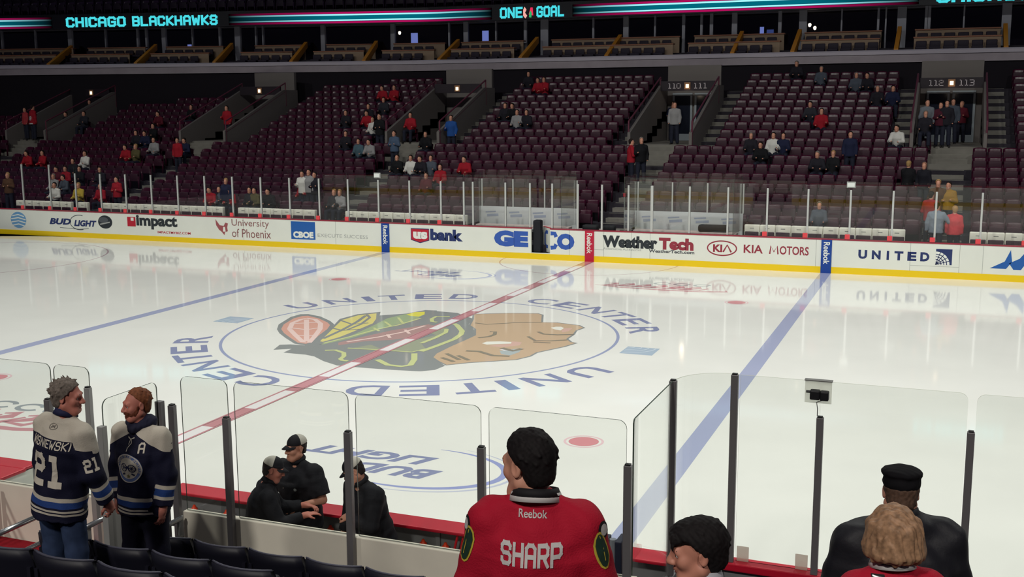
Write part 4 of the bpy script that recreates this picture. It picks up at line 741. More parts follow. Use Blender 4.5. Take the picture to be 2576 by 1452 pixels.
# ================================================================ NEAR STAND
RW=[(-15.75,1.0),(-16.65,1.3),(-17.5,1.6),(-18.35,1.93),(-19.2,2.27),(-20.05,2.6),(-20.9,2.95),(-21.75,3.3),(-22.9,3.64)]
mb=MB(); y1=-14.9
for y,z in RW: mb.box(-20,18,y-.1,y1,-.1,z); y1=y-.1
struct('floor_near_stand',mb,M('near_floor',S(48,46,50),.9,.2),'dark stepped floor of the near stand')
struct('floor_passage',MB().box(.5,4.7,-15.6,-14.9,1.0,1.006),M('floor_red',S(150,16,34),.8,.2),'red painted walkway floor before the bench wall')
NS=M('near_seat',S(26,26,38),.5,.4); NSE=M('near_seat_piping',S(78,78,92),.5,.4)
def near_seat():
    b=MB(); n=8; P_=[]; W_=.262
    for z,y in ((-.42,.1),(-.25,.06),(-.08,.02),(0,0)):
        for i in range(n+1): u=-1+2*i/n; P_.append((u*W_*(1-(.05 if z==0 else 0)),y-.075*(1-u*u),z+(.01*(1-u*u) if z==0 else 0)))
    m=n+1; f=[(j*m+i,(j+1)*m+i,(j+1)*m+i+1,j*m+i+1) for j in range(3) for i in range(n)][:]; f=[q[::-1] for q in f]; k=len(P_)
    Q=[(x,y+.045,z-.004) for x,y,z in P_]; b.add(P_+Q,f+[tuple(k+i for i in q[::-1]) for q in f]+[(3*m+i,3*m+i+1,k+3*m+i+1,k+3*m+i) for i in range(n)]+[(j*m+e,j*m+m+e,k+j*m+m+e,k+j*m+e) for j in range(3) for e in (0,n)])
    pp=MB().tube([(p[0],p[1]+.02,p[2]+.004) for p in P_[3*m:]],.0085,6)
    c=MB().bbox(-.23,.23,.06,.16,-.42,-.08,.03); l=[MB().box(-.25,-.22,.0,.2,-.72,-.12),MB().box(.22,.25,.0,.2,-.72,-.12)]
    return b,pp,c,l
nbm=near_seat(); n0=None
rows=[('front',-15.75,1.715,[(5.33,'beside the bearded man'),(5.865,'below the post left of the white cap'),(6.4,'below the white capped staff man'),(6.935,'below the leaning staff man'),(7.47,'left of the red jersey man')]),('second',-16.65,2.015,[(5.12,'between the two navy jersey men'),(5.655,'directly before the bearded man'),(6.19,'right of the bearded man'),(6.725,'fourth from the passage')]),('third',-17.5,2.31,[(4.86,'at the lower left corner'),(5.395,'left of the grey haired man'),(5.93,'before the grey haired man'),(6.465,'right of the grey haired man'),(7.0,'near the bottom edge')])]
for rn,y,z,L in rows:
    for x,l in L:
        if n0 is None:
            n0=thing('stadium_chair','x','seat','dark seats of the near stand'); nbm[0].build('backrest',NS,n0,True); nbm[1].build('piping',NSE,n0,True); nbm[2].build('seat_cushion',NS,n0,True); [q_.build('armrest',NS,n0) for q_ in nbm[3]]; o=n0
        else: o=copy_tree(n0)
        o.location=(x,y,z); o['label']='dark near seat, %s row from the glass, %s'%(rn,l)
RS=M('rail_steel',S(176,178,182),.25,.5,.85)
def hrail(x,y0,y1,zu,zl,l,post):
    r=thing('hand_rail',l,'rail','steel hand rails by the passage',(x,y0,zu)); MB().tube([(0,0,0),(0,y1-y0,0)],.024,10).build('top_rail',RS,r,True); MB().tube([(0,0,zl-zu),(0,y1-y0,zl-zu)],.022,10).build('lower_rail',RS,r,True)
    MB().bbox(-.012,.012,y1-y0-.05,y1-y0+.02,1.0-zu,.02,.005).build('post',SILV,r); MB().bbox(-.012,.012,0,.05,(1.0 if y0>-15.7 else 1.3)-zu,.02,.005).build('post',SILV,r)
hrail(4.0,-16.7,-15.6,1.72,1.47,'steel double hand rail left of the grey haired man','')
hrail(4.45,-15.7,-15.06,1.65,1.39,'steel double hand rail between the two navy jersey men','')
hrail(4.88,-15.45,-14.97,1.53,1.36,'steel double hand rail ending at the white bench wall','')
r=thing('barrier','steel barrier with three rails at the left picture edge','rail',None,(2.62,-15.6,1.0))
for z in (.52,.36,.18): MB().tube([(0,0,z),(0,.62,z)],.018,8).build('rail',RS,r,True)
MB().bbox(-.02,.02,.6,.64,0,.54,.005).build('post',M('barrier_post',S(90,84,80),.5),r)
# ================================================================ FIGURES: smooth-blended limbs meshed by surface nets
def vec(*a): return np.array(a,float)
def nrm(v): v=np.array(v,float); return v/np.linalg.norm(v)
class Cone:
    def __init__(s,a,b,ra,rb,k=.02,clip=None): s.a,s.b,s.ra,s.rb,s.k,s.clip=np.array(a,float),np.array(b,float),ra,rb,k,clip
    def box(s): r=max(s.ra,s.rb)+s.k+.02; return np.minimum(s.a,s.b)-r,np.maximum(s.a,s.b)+r
    def f(s,X,Y,Z):
        ba=s.b-s.a; L2=max(ba@ba,1e-9); h=np.clip(((X-s.a[0])*ba[0]+(Y-s.a[1])*ba[1]+(Z-s.a[2])*ba[2])/L2,0,1)
        d=np.sqrt((X-s.a[0]-h*ba[0])**2+(Y-s.a[1]-h*ba[1])**2+(Z-s.a[2]-h*ba[2])**2)-(s.ra+(s.rb-s.ra)*h)
        if s.clip is not None:
            for p,n in s.clip: d=np.maximum(d,(X-p[0])*n[0]+(Y-p[1])*n[1]+(Z-p[2])*n[2])
        return d
class Ell:
    def __init__(s,c,r,R=None,k=.02,op='u',clip=None): s.c,s.r,s.R,s.k,s.op,s.clip=np.array(c,float),np.array(r,float),(np.eye(3) if R is None else R),k,op,clip
    def box(s): q=max(s.r)+s.k+.02; return s.c-q,s.c+q
    def loc(s,X,Y,Z):
        x,y,z=X-s.c[0],Y-s.c[1],Z-s.c[2]; R=s.R
        return [R[0,i]*x+R[1,i]*y+R[2,i]*z for i in range(3)]
    def f(s,X,Y,Z):
        q=s.loc(X,Y,Z); k0=np.sqrt(sum((q[i]/s.r[i])**2 for i in range(3)))+1e-9; k1=np.sqrt(sum((q[i]/s.r[i]**2)**2 for i in range(3)))+1e-9
        d=k0*(k0-1)/k1
        if s.clip is not None:
            for n,o in s.clip: d=np.maximum(d,q[0]*n[0]+q[1]*n[1]+q[2]*n[2]-o)
        return d
class Loft:   # elliptical sections stacked along a spine: rows of (t,rx,ry,offset forward)
    def __init__(s,o,R,rows,k=.02): s.o,s.R,s.k=np.array(o,float),R,k; A=np.array(rows,float); s.t,s.rx,s.ry,s.oy=A[:,0],A[:,1],A[:,2],A[:,3]
    def box(s):
        q=max(s.rx.max(),s.ry.max())+s.k+.05; a=s.o+s.R[:,2]*s.t[0]; b=s.o+s.R[:,2]*s.t[-1]; return np.minimum(a,b)-q,np.maximum(a,b)+q
    def f(s,X,Y,Z):
        x,y,z=X-s.o[0],Y-s.o[1],Z-s.o[2]; R=s.R; q=[R[0,i]*x+R[1,i]*y+R[2,i]*z for i in range(3)]; t=q[2]
        rx=np.interp(t,s.t,s.rx); ry=np.interp(t,s.t,s.ry); oy=np.interp(t,s.t,s.oy)
        d=(np.sqrt((q[0]/rx)**2+((q[1]-oy)/ry)**2)-1)*np.minimum(rx,ry)
        return np.maximum(d,np.maximum(s.t[0]-t,t-s.t[-1]))
class Noise:
    def __init__(s,amp,fr,dirn=(1,1,1)): s.a,s.fr,s.d=amp,fr,dirn
def combine(prims,X,Y,Z,d):
    for p in prims:
        if isinstance(p,Noise):
            f=p.fr; d=d+p.a*(np.sin(X*f*p.d[0]+2*np.sin(Z*f*.6*p.d[2]+1))*np.sin(Z*f*p.d[2]*1.1+1.7*np.sin(Y*f*.7*p.d[1]))+.5*np.sin((X+Y)*f*1.9*p.d[1]+Z*f*p.d[2]*.8)); continue
        e=p.f(X,Y,Z); k=p.k
        if getattr(p,'op','u')=='s': h=np.maximum(k-np.abs(d+e),0)/k; d=np.maximum(d,-e)+h*h*k*.25
        else: h=np.maximum(k-np.abs(d-e),0)/k; d=np.minimum(d,e)-h*h*k*.25
    return d
def axis(lo,hi,st,fine):
    out=[lo]; 
    while out[-1]<hi:
        x=out[-1]; s_=st
        for a,b,fs in fine:
            if a-st<=x<=b: s_=min(s_,fs)
        out.append(x+s_)
    return np.array(out,np.float32)
def nets(prims,st=.009,fine=(),lo=None,hi=None):
    """fine: list of (center, halfsize, step)"""
    bs=[p.box() for p in prims if not isinstance(p,Noise) and getattr(p,'op','u')!='s']; L=np.min([b[0] for b in bs],0)-.01; H=np.max([b[1] for b in bs],0)+.01
    if lo is not None: L=np.maximum(L,lo)
    if hi is not None: H=np.minimum(H,hi)
    ax=[axis(L[i],H[i],st,[(c[i]-h[i],c[i]+h[i],s_) for c,h,s_ in fine]) for i in range(3)]
    D=np.full([len(a) for a in ax],.25,np.float32)
    for p in prims:
        if isinstance(p,Noise):
            m=np.abs(D)<.05; I=np.nonzero(m); D[I]=combine([p],ax[0][I[0]],ax[1][I[1]],ax[2][I[2]],D[I]); continue
        b=p.box(); sl=tuple(slice(max(0,int(np.searchsorted(ax[i],b[0][i]))-1),int(np.searchsorted(ax[i],b[1][i]))+1) for i in range(3))
        X,Y,Z=ax[0][sl[0]][:,None,None],ax[1][sl[1]][None,:,None],ax[2][sl[2]][None,None,:]
        if X.size and Y.size and Z.size: D[sl]=combine([p],X,Y,Z,D[sl])
    S_=D<0; c=np.zeros([n-1 for n in D.shape],np.int8)
    for i in (0,1):
        for j in (0,1):
            for k in (0,1): c+=S_[i:D.shape[0]-1+i,j:D.shape[1]-1+j,k:D.shape[2]-1+k]
    I=np.array(np.nonzero((c>0)&(c<8))); n=I.shape[1]; idx=np.full(c.shape,-1,np.int64); idx[tuple(I)]=np.arange(n)
    acc=np.zeros((n,3)); cnt=np.zeros(n)
    co=[(i,j,k) for i in (0,1) for j in (0,1) for k in (0,1)]
    for a in co:
        for q in range(3):
            if a[q]==0:
                b=list(a); b[q]=1; A=[I[t]+a[t] for t in range(3)]; B=[I[t]+b[t] for t in range(3)]; da=D[tuple(A)]; db_=D[tuple(B)]; m=(da<0)!=(db_<0)
                t_=np.where(m,da/np.where(m,da-db_,1),0)
                for t in range(3): pa=ax[t][A[t]]; pb=ax[t][B[t]]; acc[:,t]+=np.where(m,pa+(pb-pa)*t_,0)
                cnt+=m
    V=acc/cnt[:,None]; F=[]
    for q in range(3):
        u,w_=(q+1)%3,(q+2)%3; sh=list(D.shape); sh[q]-=1
        sa=[slice(None)]*3; sb2=[slice(None)]*3; sa[q]=slice(0,-1); sb2[q]=slice(1,None)
        E=np.array(np.nonzero(S_[tuple(sa)]!=S_[tuple(sb2)])); ok=(E[u]>0)&(E[w_]>0)&(E[u]<D.shape[u]-1)&(E[w_]<D.shape[w_]-1); E=E[:,ok]
        def g(du,dw): e=E.copy(); e[u]-=du; e[w_]-=dw; return idx[tuple(e)]
        Q=np.stack([g(1,1),g(0,1),g(0,0),g(1,0)],1); flip=~S_[tuple(E)]; Q[flip]=Q[flip][:,::-1]; F.append(Q)
    return V,np.concatenate(F)
def npmesh(name,V,F,mat,parent=None,attrs=None):
    me=bpy.data.meshes.new(name); me.vertices.add(len(V)); me.vertices.foreach_set('co',V.astype(np.float32).ravel()); me.loops.add(F.size); me.loops.foreach_set('vertex_index',F.ravel().astype(np.int32))
    me.polygons.add(len(F)); me.polygons.foreach_set('loop_start',np.arange(0,F.size,4,dtype=np.int32)); me.polygons.foreach_set('use_smooth',np.ones(len(F),bool)); me.materials.append(mat)
    for k,a in (attrs or {}).items(): t=me.attributes.new(k,'FLOAT','POINT'); t.data.foreach_set('value',a.astype(np.float32))
    me.update(calc_edges=True); me.validate(); return link(bpy.data.objects.new(name,me),parent)
def banded(name,base,bands,rough=.8):
    m=M(name,base,rough,.25,bump=.25,nscale=120); nt=m.node_tree; b=nt.nodes['Principled BSDF']; last=None
    for at,lo,hi,col in bands:
        a=nt.nodes.new('ShaderNodeAttribute'); a.attribute_name=at
        g=nt.nodes.new('ShaderNodeMath'); g.operation='GREATER_THAN'; g.inputs[1].default_value=lo; l=nt.nodes.new('ShaderNodeMath'); l.operation='LESS_THAN'; l.inputs[1].default_value=hi
        p=nt.nodes.new('ShaderNodeMath'); p.operation='MULTIPLY'; nt.links.new(a.outputs['Fac'],g.inputs[0]); nt.links.new(a.outputs['Fac'],l.inputs[0]); nt.links.new(g.outputs[0],p.inputs[0]); nt.links.new(l.outputs[0],p.inputs[1])
        x=nt.nodes.new('ShaderNodeMix'); x.data_type='RGBA'; x.inputs['A'].default_value=(*base,1); x.inputs['B'].default_value=(*col,1)
        if last: nt.links.new(last,x.inputs['A'])
        nt.links.new(p.outputs[0],x.inputs['Factor']); last=x.outputs['Result']
    nt.links.new(last,b.inputs['Base Color']); return m
def rot(yaw=0,pitch=0,roll=0):   # yaw turns to the left (+), pitch nods down (+)
    return np.array(Matrix.Rotation(math.radians(yaw),3,'Z')@Matrix.Rotation(math.radians(-pitch),3,'X')@Matrix.Rotation(math.radians(roll),3,'Y'))
SKIN=M('skin',S(196,140,118),.55,.35); SKIN2=M('skin_ruddy',S(190,120,104),.55,.35); EYE=M('eye_white',S(200,196,190),.2,.5); IRIS=M('iris',S(40,30,26),.2,.5); LIPM=M('lip',S(150,88,84),.5,.3)
class Fig:
    def __init__(s,label,loc,az,H,g=1.,lean=0,side=0,yaw=0,pitch=0,roll=0,arms=None,legs=None,hipz=None,cat='person',hs=1.,hd=0.):
        s.sc=H/1.78; u=s.sc; s.g=g; s.u=u
        s.root=thing('person',label,cat,None,loc,-math.radians(az))
        s.hip=vec(0,0,(hipz if hipz else .93)*u); s.RT=rot(0,lean,side); sp=s.RT[:,2]; s.neck=s.hip+sp*.575*u; s.sh=[s.hip+sp*.474*u+s.RT[:,0]*q*.166*g**.8*u for q in (-1,1)]
        s.RH=rot(yaw,pitch+lean*.6,roll); s.hc=s.neck+(sp*.4+s.RH[:,2]*.6)*(.146-hd)*u+s.RH[:,1]*(.012+hd*.6); s.hs=hs*u
        A=arms or [((-.16,.02,-1),(-.05,.12,-1)),((.16,.02,-1),(.05,.12,-1))]
        s.el=[];s.wr=[];s.hd=[]
        for i in (0,1): e=s.sh[i]+nrm(A[i][0])*.29*u; w_=e+nrm(A[i][1])*.255*u; s.el.append(e); s.wr.append(w_); s.hd.append(nrm(A[i][2]) if len(A[i])>2 else nrm(A[i][1]))
        s.hn=[A[i][3] if len(A[i])>3 else ((1 if i==0 else -1),0,0) for i in (0,1)]; s.curl=[A[i][4] if len(A[i])>4 else 25 for i in (0,1)]
        s.hj=[s.hip+vec(q*.09*u,0,-.02*u) for q in (-1,1)]; LG=legs or [((-.06,.02,-1),(-.02,-.02,-1)),((.06,.02,-1),(.02,-.02,-1))]
        s.kn=[];s.an=[]
        for i in (0,1): k=s.hj[i]+nrm(LG[i][0])*.42*u; s.kn.append(k); s.an.append(k+nrm(LG[i][1])*.41*u)
    # ---- head in its own frame
    def H(s,x,y,z): return s.hc+s.RH@(vec(x,y,z)*s.hs)
    def he(s,c,r,k=.02,op='u',R=None,clip=None): return Ell(s.H(*c),vec(*r)*s.hs,s.RH if R is None else s.RH@R,k*s.hs,op,clip)
    def hcn(s,a,b,ra,rb,k=.02): return Cone(s.H(*a),s.H(*b),ra*s.hs,rb*s.hs,k*s.hs)
    def head(s,nose=1.,jaw=1.):
        h=[s.he((0,-.014,.034),(.074,.094,.083)),s.he((0,.034,-.03),(.058*jaw,.060,.088),.03),s.hcn((-.03,.066,-.098),(.03,.066,-.098),.022*jaw,.022*jaw,.03)]
        for q in (-1,1): h+=[s.hcn((q*.054*jaw,.0,-.06),(q*.022,.064,-.1),.022,.02,.03),s.he((q*.041,.064,-.024),(.023,.022,.024),.025)]
        h+=[s.hcn((-.034,.083,.02),(.034,.083,.02),.014,.014,.025),s.he((-.032,.102,-.001),(.018,.02,.013),.016,'s'),s.he((.032,.102,-.001),(.018,.02,.013),.016,'s')]
        h+=[s.hcn((-.045,.077,.011),(-.018,.083,.012),.007,.006,.008),s.hcn((.045,.077,.011),(.018,.083,.012),.007,.006,.008)]
        h+=[s.hcn((0,.088,.014),(0,.088+.024*nose,-.03),.0095,.0145,.014)]+[s.he((q*.0135,.1,-.035),(.0095,.012,.0085),.01) for q in (-1,1)]
        h+=[s.hcn((-.024,.078,-.064),(0,.09,-.06),.007,.009,.012),s.hcn((.024,.078,-.064),(0,.09,-.06),.007,.009,.012),s.hcn((-.02,.078,-.074),(.02,.078,-.074),.009,.009,.008),s.hcn((-.028,.0885,-.0665),(.028,.0885,-.0665),.0016,.0016,.004)]
        h[-1].op='s'
        for q in (-1,1):
            Re=np.array(Matrix.Rotation(q*math.radians(-22),3,'Z')); h+=[s.he((q*.077,-.012,-.004),(.008,.02,.032),.01,'u',Re),s.he((q*.085,-.008,-.002),(.006,.011,.02),.008,'s',Re)]
        return h
    def hand(s,i):
        w_=s.wr[i]; d=s.hd[i]; n=nrm(s.hn[i]); n=nrm(n-d*(n@d)); t=np.cross(d,n)*(1 if i==0 else -1); u=s.u; c=math.radians(s.curl[i]); out=[Cone(w_,w_+d*.03*u,.027*u,.03*u,.02)]
        R=np.stack([t,d,n],1); out.append(Ell(w_+d*.052*u,vec(.042,.052,.017)*u,R,.02))
        for q,(o,L) in enumerate(((.031,.072),(.011,.08),(-.01,.074),(-.029,.058))):
            p=w_+d*.09*u+t*o*u; a=c*.6+q*.06
            for m_,(l,r) in enumerate(((.45,.0092),(.32,.0082),(.23,.0072))):
                dd=d*math.cos(a)+n*math.sin(a)+t*(.06*(1.5-q))*(m_==0); e=p+dd*L*l*u; out.append(Cone(p,e,r*u,(r-.0007)*u,.005)); p=e; a+=c*.9
        p=w_+d*.028*u+t*.03*u; e=p+nrm(d*.6+t*.65+n*.35)*.042*u; out+=[Cone(p,e,.0125*u,.0105*u,.012),Cone(e,e+nrm(d*.85+t*.15+n*.45)*.032*u,.0098*u,.008*u,.005)]; return out
    def body(s,st=.011,skin=None,nose=1.,jaw=1.,fine=True,hands=(0,1)):
        u,g=s.u,s.g; sp=s.RT[:,2]; P=[Ell(s.hip+sp*.03*u,vec(.158*g,.11*g,.13)*u,s.RT,.04),Ell(s.hip+sp*.19*u,vec(.14*g,.1*g,.15)*u,s.RT,.05),Ell(s.hip+sp*.37*u,vec(.16*g,.112*g,.18)*u,s.RT,.05)]
        P+=[Cone(s.sh[0],s.sh[1],.05*u,.05*u,.05)]+[Cone(s.neck-sp*.02*u,s.sh[i],.05*u,.046*u,.04) for i in (0,1)]
        P+=[Cone(s.neck-sp*.03*u,s.hc-s.RH[:,2]*.05*s.hs-s.RH[:,1]*.012*s.hs,.060*u*(.5+.5*g),.054*u,.03)]
        for i in (0,1):
            P+=[Cone(s.sh[i],s.el[i],.052*u*g**.5,.042*u,.03),Cone(s.el[i],s.wr[i],.041*u,.028*u,.02),Cone(s.hj[i],s.kn[i],.08*u*g**.5,.055*u,.04),Cone(s.kn[i],s.an[i],.052*u,.037*u,.03),Cone(s.an[i]+vec(0,-.03,-.05)*u,s.an[i]+vec((i-.5)*.06,.13,-.065)*u,.036*u,.03*u,.03)]
        for i in hands: P+=s.hand(i)
        P+=s.head(nose,jaw)
        fl=[(s.hc,vec(.105,.125,.14)*s.hs,.0042)] if fine else []
        if fine:
            for i in hands: fl.append((s.wr[i]+s.hd[i]*.09*u,vec(.085,.085,.085)*u,.0052))
        V,F=nets(P,st,fl); o=npmesh('body',V,F,skin or SKIN,s.root); return o
    def eyes(s,look=(0,1,0)):
        for q in (-1,1):
            for nm,r,off,m in (('eye',.0118,0,EYE),('iris',.0062,.0068,IRIS)):
                c=s.H(q*.032,.0775,0)+s.RH@nrm(look)*off*s.hs; me=MB().lathe([(max(.0,r*math.sin(a))*s.hs,-r*math.cos(a)*s.hs) for a in np.linspace(0,math.pi,8)],c,10).build(nm,m,s.root,True)
        for q in (-1,1): MB().tube([s.H(q*.014,.0945,.022),s.H(q*.03,.094,.028),s.H(q*.05,.082,.023)],[.003*s.hs,.0045*s.hs,.002*s.hs],6).build('eyebrow',s.hairm,s.root,True)
        MB().tube([s.H(-.022,.0865,-.067),s.H(0,.0985,-.0625),s.H(.022,.0865,-.067)],[.001,.0055*s.hs,.001],6).tube([s.H(-.02,.0855,-.071),s.H(0,.0945,-.075),s.H(.02,.0855,-.071)],[.001,.0055*s.hs,.001],6).build('lips',LIPM,s.root,True)
    def hair(s,mat,prims,noise=(.003,150,(1,.3,.25)),st=.0045,name='hair'):
        s.hairm=mat; P=list(prims)
        if noise: P.append(Noise(noise[0]*s.hs,noise[1],noise[2]))
        V,F=nets(P,st*s.hs); return npmesh(name,V,F,mat,s.root)
    def short_hair(s,mat,t=.01,line=.012,nape=.085,noise=(.002,170,(1,.4,.4)),extra=()):
        return s.hair(mat,[s.he((0,-.014,.037),(.074+t,.094+t,.083+t),.01,'u',None,[((0,.75,-.66),line),((0,0,-1),nape)]),s.he((0,-.045,-.022),(.052+t,.052+t,.075),.02,'u',None,[((0,0,-1),nape*.75),((0,1,0),.03)])]+list(extra),noise)
    def tufts(s,n,seed,ln,mess):   # small locks rising from the scalp
        g=np.random.default_rng(seed); out=[]
        for _ in range(n):
            v=g.normal(size=3); v/=np.linalg.norm(v)
            if .75*v[1]*.094-.66*(v[2]*.083)>-.005 or v[2]<-.25: continue
            b=vec(v[0]*.076,-.014+v[1]*.098,.036+v[2]*.086); d=nrm(v*.55+vec(0,-.35,-.35)+g.normal(size=3)*mess); out.append(s.hcn(b,b+d*ln*(.6+.8*g.random()),.0105,.003,.01))
        return out
    # ---- clothes
    def torso_rows(s,infl,hem,flare=0.):
        u,g=s.u,s.g; return [(hem*u,(.165*g+infl+flare)*u,(.122*g+infl+flare)*u,0),(.06*u,(.162*g+infl)*u,(.12*g+infl)*u,0),(.2*u,(.152*g+infl)*u,(.112*g+infl)*u,.004*u),(.36*u,(.172*g+infl)*u,(.124*g+infl)*u,.004*u),(.43*u,(.162*g+infl*.6)*u,(.112*g+infl*.7)*u,0),(.485*u,(.125*g+infl*.3)*u,(.092*g+infl*.5)*u,-.004*u),(.538*u,(.078*g)*u,(.068)*u,-.008*u)]
    def shirt(s,mat,infl=.02,hem=-.1,sleeve=(1.,1.),sr=(.062,.05,.046),st=.0085,name='shirt',noise=(.0035,30,(1,1,1)),flare=.0,attrs=False,extra=()):
        u=s.u; P=[Loft(s.hip,s.RT,s.torso_rows(infl,hem,flare),.05)]; P+=[Cone(s.sh[0],s.sh[1],(.046+infl*.4)*u,(.046+infl*.4)*u,.05)]+[Cone(s.neck-s.RT[:,2]*.012*u,s.sh[i],(.05+infl*.3)*u,(.044+infl*.4)*u,.04) for i in (0,1)]
        s.arm_parts=[]
        for i in (0,1):
            f=sleeve[i]; k=s.g**.5
            if f>.5:
                q=(f-.5)*2; e=s.el[i]+(s.wr[i]-s.el[i])*q; d=nrm(s.wr[i]-s.el[i]); P+=[Cone(s.sh[i],s.el[i],sr[0]*u*k,sr[1]*u*k,.04),Cone(s.el[i],e,sr[1]*u*k,sr[2]*u*k,.03,[(e-d*.012*u,d)])]
            else: e=s.sh[i]+(s.el[i]-s.sh[i])*f*2; d=nrm(s.el[i]-s.sh[i]); P+=[Cone(s.sh[i],e,sr[0]*u*k,sr[1]*u*k,.04,[(e-d*.012*u,d)])]
        P+=list(extra)
        if noise: P.append(Noise(noise[0]*u,noise[1],noise[2]))
        s.sp=P; V,F=nets(P,st); at=None
        if attrs: at=s.garment_attrs(V)
        return npmesh(name,V,F,mat,s.root,at)
    def garment_attrs(s,V):
        u=s.u; q=(V-s.hip)@s.RT; t=q[:,2]/u; arm=np.full(len(V),-1.); dmin=np.full(len(V),9.)
        for i in (0,1):
            for a,b,o in ((s.sh[i],s.el[i],0),(s.el[i],s.wr[i],1)):
                ba=b-a; h=np.clip(((V-a)@ba)/(ba@ba),0,1); d=np.linalg.norm(V-a-h[:,None]*ba,axis=1); m=d<dmin; dmin=np.where(m,d,dmin); arm=np.where(m,o+h,arm)
        inner=np.sqrt((q[:,0]/(.17*s.g*u))**2+(q[:,1]/(.13*s.g*u))**2); isarm=(dmin<.085*u)&((inner>1.0)|(arm>1.02)); 
        return {'hem':np.where(isarm,9,t),'sleeve':np.where(isarm,arm,-9),'yoke':np.where(arm>1,-9,np.where(q[:,1]>0,t+.55*np.abs(q[:,0]/u)-.525,np.where(isarm,t-.385,t+.03*np.abs(q[:,0]/u)-.442)))}
    def pants(s,mat,infl=.018,st=.011,waist=.06,name='trousers',noise=(.003,26,(1,1,1))):
        u,g=s.u,s.g; P=[Loft(s.hip,s.RT,[(-.12*u,(.16*g+infl)*u,(.12*g+infl)*u,0),(0,(.165*g+infl)*u,(.118*g+infl)*u,0),(waist*u,(.155*g+infl)*u,(.112*g+infl)*u,0)],.05)]
        for i in (0,1): d=nrm(s.an[i]-s.kn[i]); P+=[Cone(s.hj[i],s.kn[i],(.084*g**.5+infl)*u,(.058+infl)*u,.04),Cone(s.kn[i],s.an[i]+d*.02*u,(.057+infl)*u,(.05+infl)*u,.03,[(s.an[i]+d*.02*u,d)])]
        if noise: P.append(Noise(noise[0]*u,noise[1],noise[2]))
        V,F=nets(P,st); return npmesh(name,V,F,mat,s.root)
    def shoes(s,mat,st=.009):
        for i in (0,1):
            a=s.an[i]; u=s.u; V,F=nets([Cone(a+vec(0,-.035,-.055)*u,a+vec((i-.5)*.06,.15,-.07)*u,.048*u,.04*u,.02,[((0,0,a[2]-.10*u),(0,0,-1))]),Cone(a+vec(0,0,-.01)*u,a+vec(0,0,-.05)*u,.047*u,.05*u,.02)],st); npmesh('shoe',V,F,mat,s.root)
    def collar(s,mat,r=.066,h=.035,th=.008,name='collar',tilt=12,drop=.0,fwd=.01):
        c=s.neck+s.RT[:,2]*(.03-drop)*s.u+s.RT[:,1]*fwd*s.u; R=s.RT@rot(0,tilt); mb=MB(); n=28
        ring=[]
        for (rr,zz) in ((r+.012,-h*.5),(r,h*.5),(r-th,h*.5),(r+.004-th,-h*.5)):
            ring+=[c+R@(vec(math.cos(2*math.pi*k/n)*rr,math.sin(2*math.pi*k/n)*rr*1.08,zz)*s.u) for k in range(n)]
        mb.add(ring,[(j*n+k,j*n+(k+1)%n,((j+1)%4)*n+(k+1)%n,((j+1)%4)*n+k) for j in range(4) for k in range(n)]); return mb.build(name,mat,s.root,True)
    def decal(s,polys,O,ex,ey,d,mat,name='lettering',off=.0035,start=.25):
        """marks sewn onto the garment: points slid along d until they lie on the cloth"""
        O,ex,ey,d=vec(*O),vec(*ex),vec(*ey),nrm(d); ky={}; polys=[[ky.setdefault((round(float(a),5),round(float(b),5)),len(ky)) for a,b in q] for q in polys]; uv=np.array(list(ky.keys())); Pt=O+uv[:,:1]*ex+uv[:,1:]*ey-d*start
        for _ in range(40): e=combine(s.sp,Pt[:,0],Pt[:,1],Pt[:,2],np.full(len(Pt),.25)); Pt=Pt+d*np.clip(e-off,-.02,.03)[:,None]*.75
        e=np.abs(combine(s.sp,Pt[:,0],Pt[:,1],Pt[:,2],np.full(len(Pt),.25))-off); F=[tuple(q) for q in polys if e[q].max()<.012]
        o=mesh(name,Pt,F,mat,s.root); return o
    def cap(s,crown,back=None,brim=True,brimdir=0,h=.0,flatc=False):
        r=(.083,.104,.09); Rb=np.array(Matrix.Rotation(math.radians(brimdir),3,'Z')); P=[s.he((0,-.012,.042),r,.01,'u',Rb,[((0,-.08,-1),-.0)])]; V,F=nets(P,.0045)
        if back is None: npmesh('cap',V,F,crown,s.root)
        else:
            q=(V[F].mean(1)-s.H(0,-.012,.042))@s.RH@Rb; m=q[:,1]>.0
            npmesh('cap',V,F[m],crown,s.root); npmesh('cap_mesh_back',V,F[~m],back,s.root)
        if brim:
            mb=MB(); n=12; pts=[]
            for j,(rad,dz) in enumerate(((.09,.038),(.125,.034),(.165,.018))):
                for i in range(n+1):
                    a=math.radians(-62+124*i/n); p=Rb@vec(math.sin(a)*.083*(rad/.1 if j==0 else 1)*(1 if j<2 else .86),(-.012+math.cos(a)*rad) if j else (-.012+math.cos(a)*.1),dz-.012*abs(math.sin(a))**2); pts.append(p)
            m_=n+1; f=[(j*m_+i,j*m_+i+1,(j+1)*m_+i+1,(j+1)*m_+i) for j in range(2) for i in range(n)]
            T=[s.H(*p) for p in pts]; B=[s.H(p[0],p[1],p[2]-.004) for p in pts]; k=len(T); mb.add(T+B,f+[tuple(k+i for i in q[::-1]) for q in f]+[(2*m_+i,2*m_+i+1,k+2*m_+i+1,k+2*m_+i) for i in range(n)]); mb.build('cap_brim',crown,s.root,True)
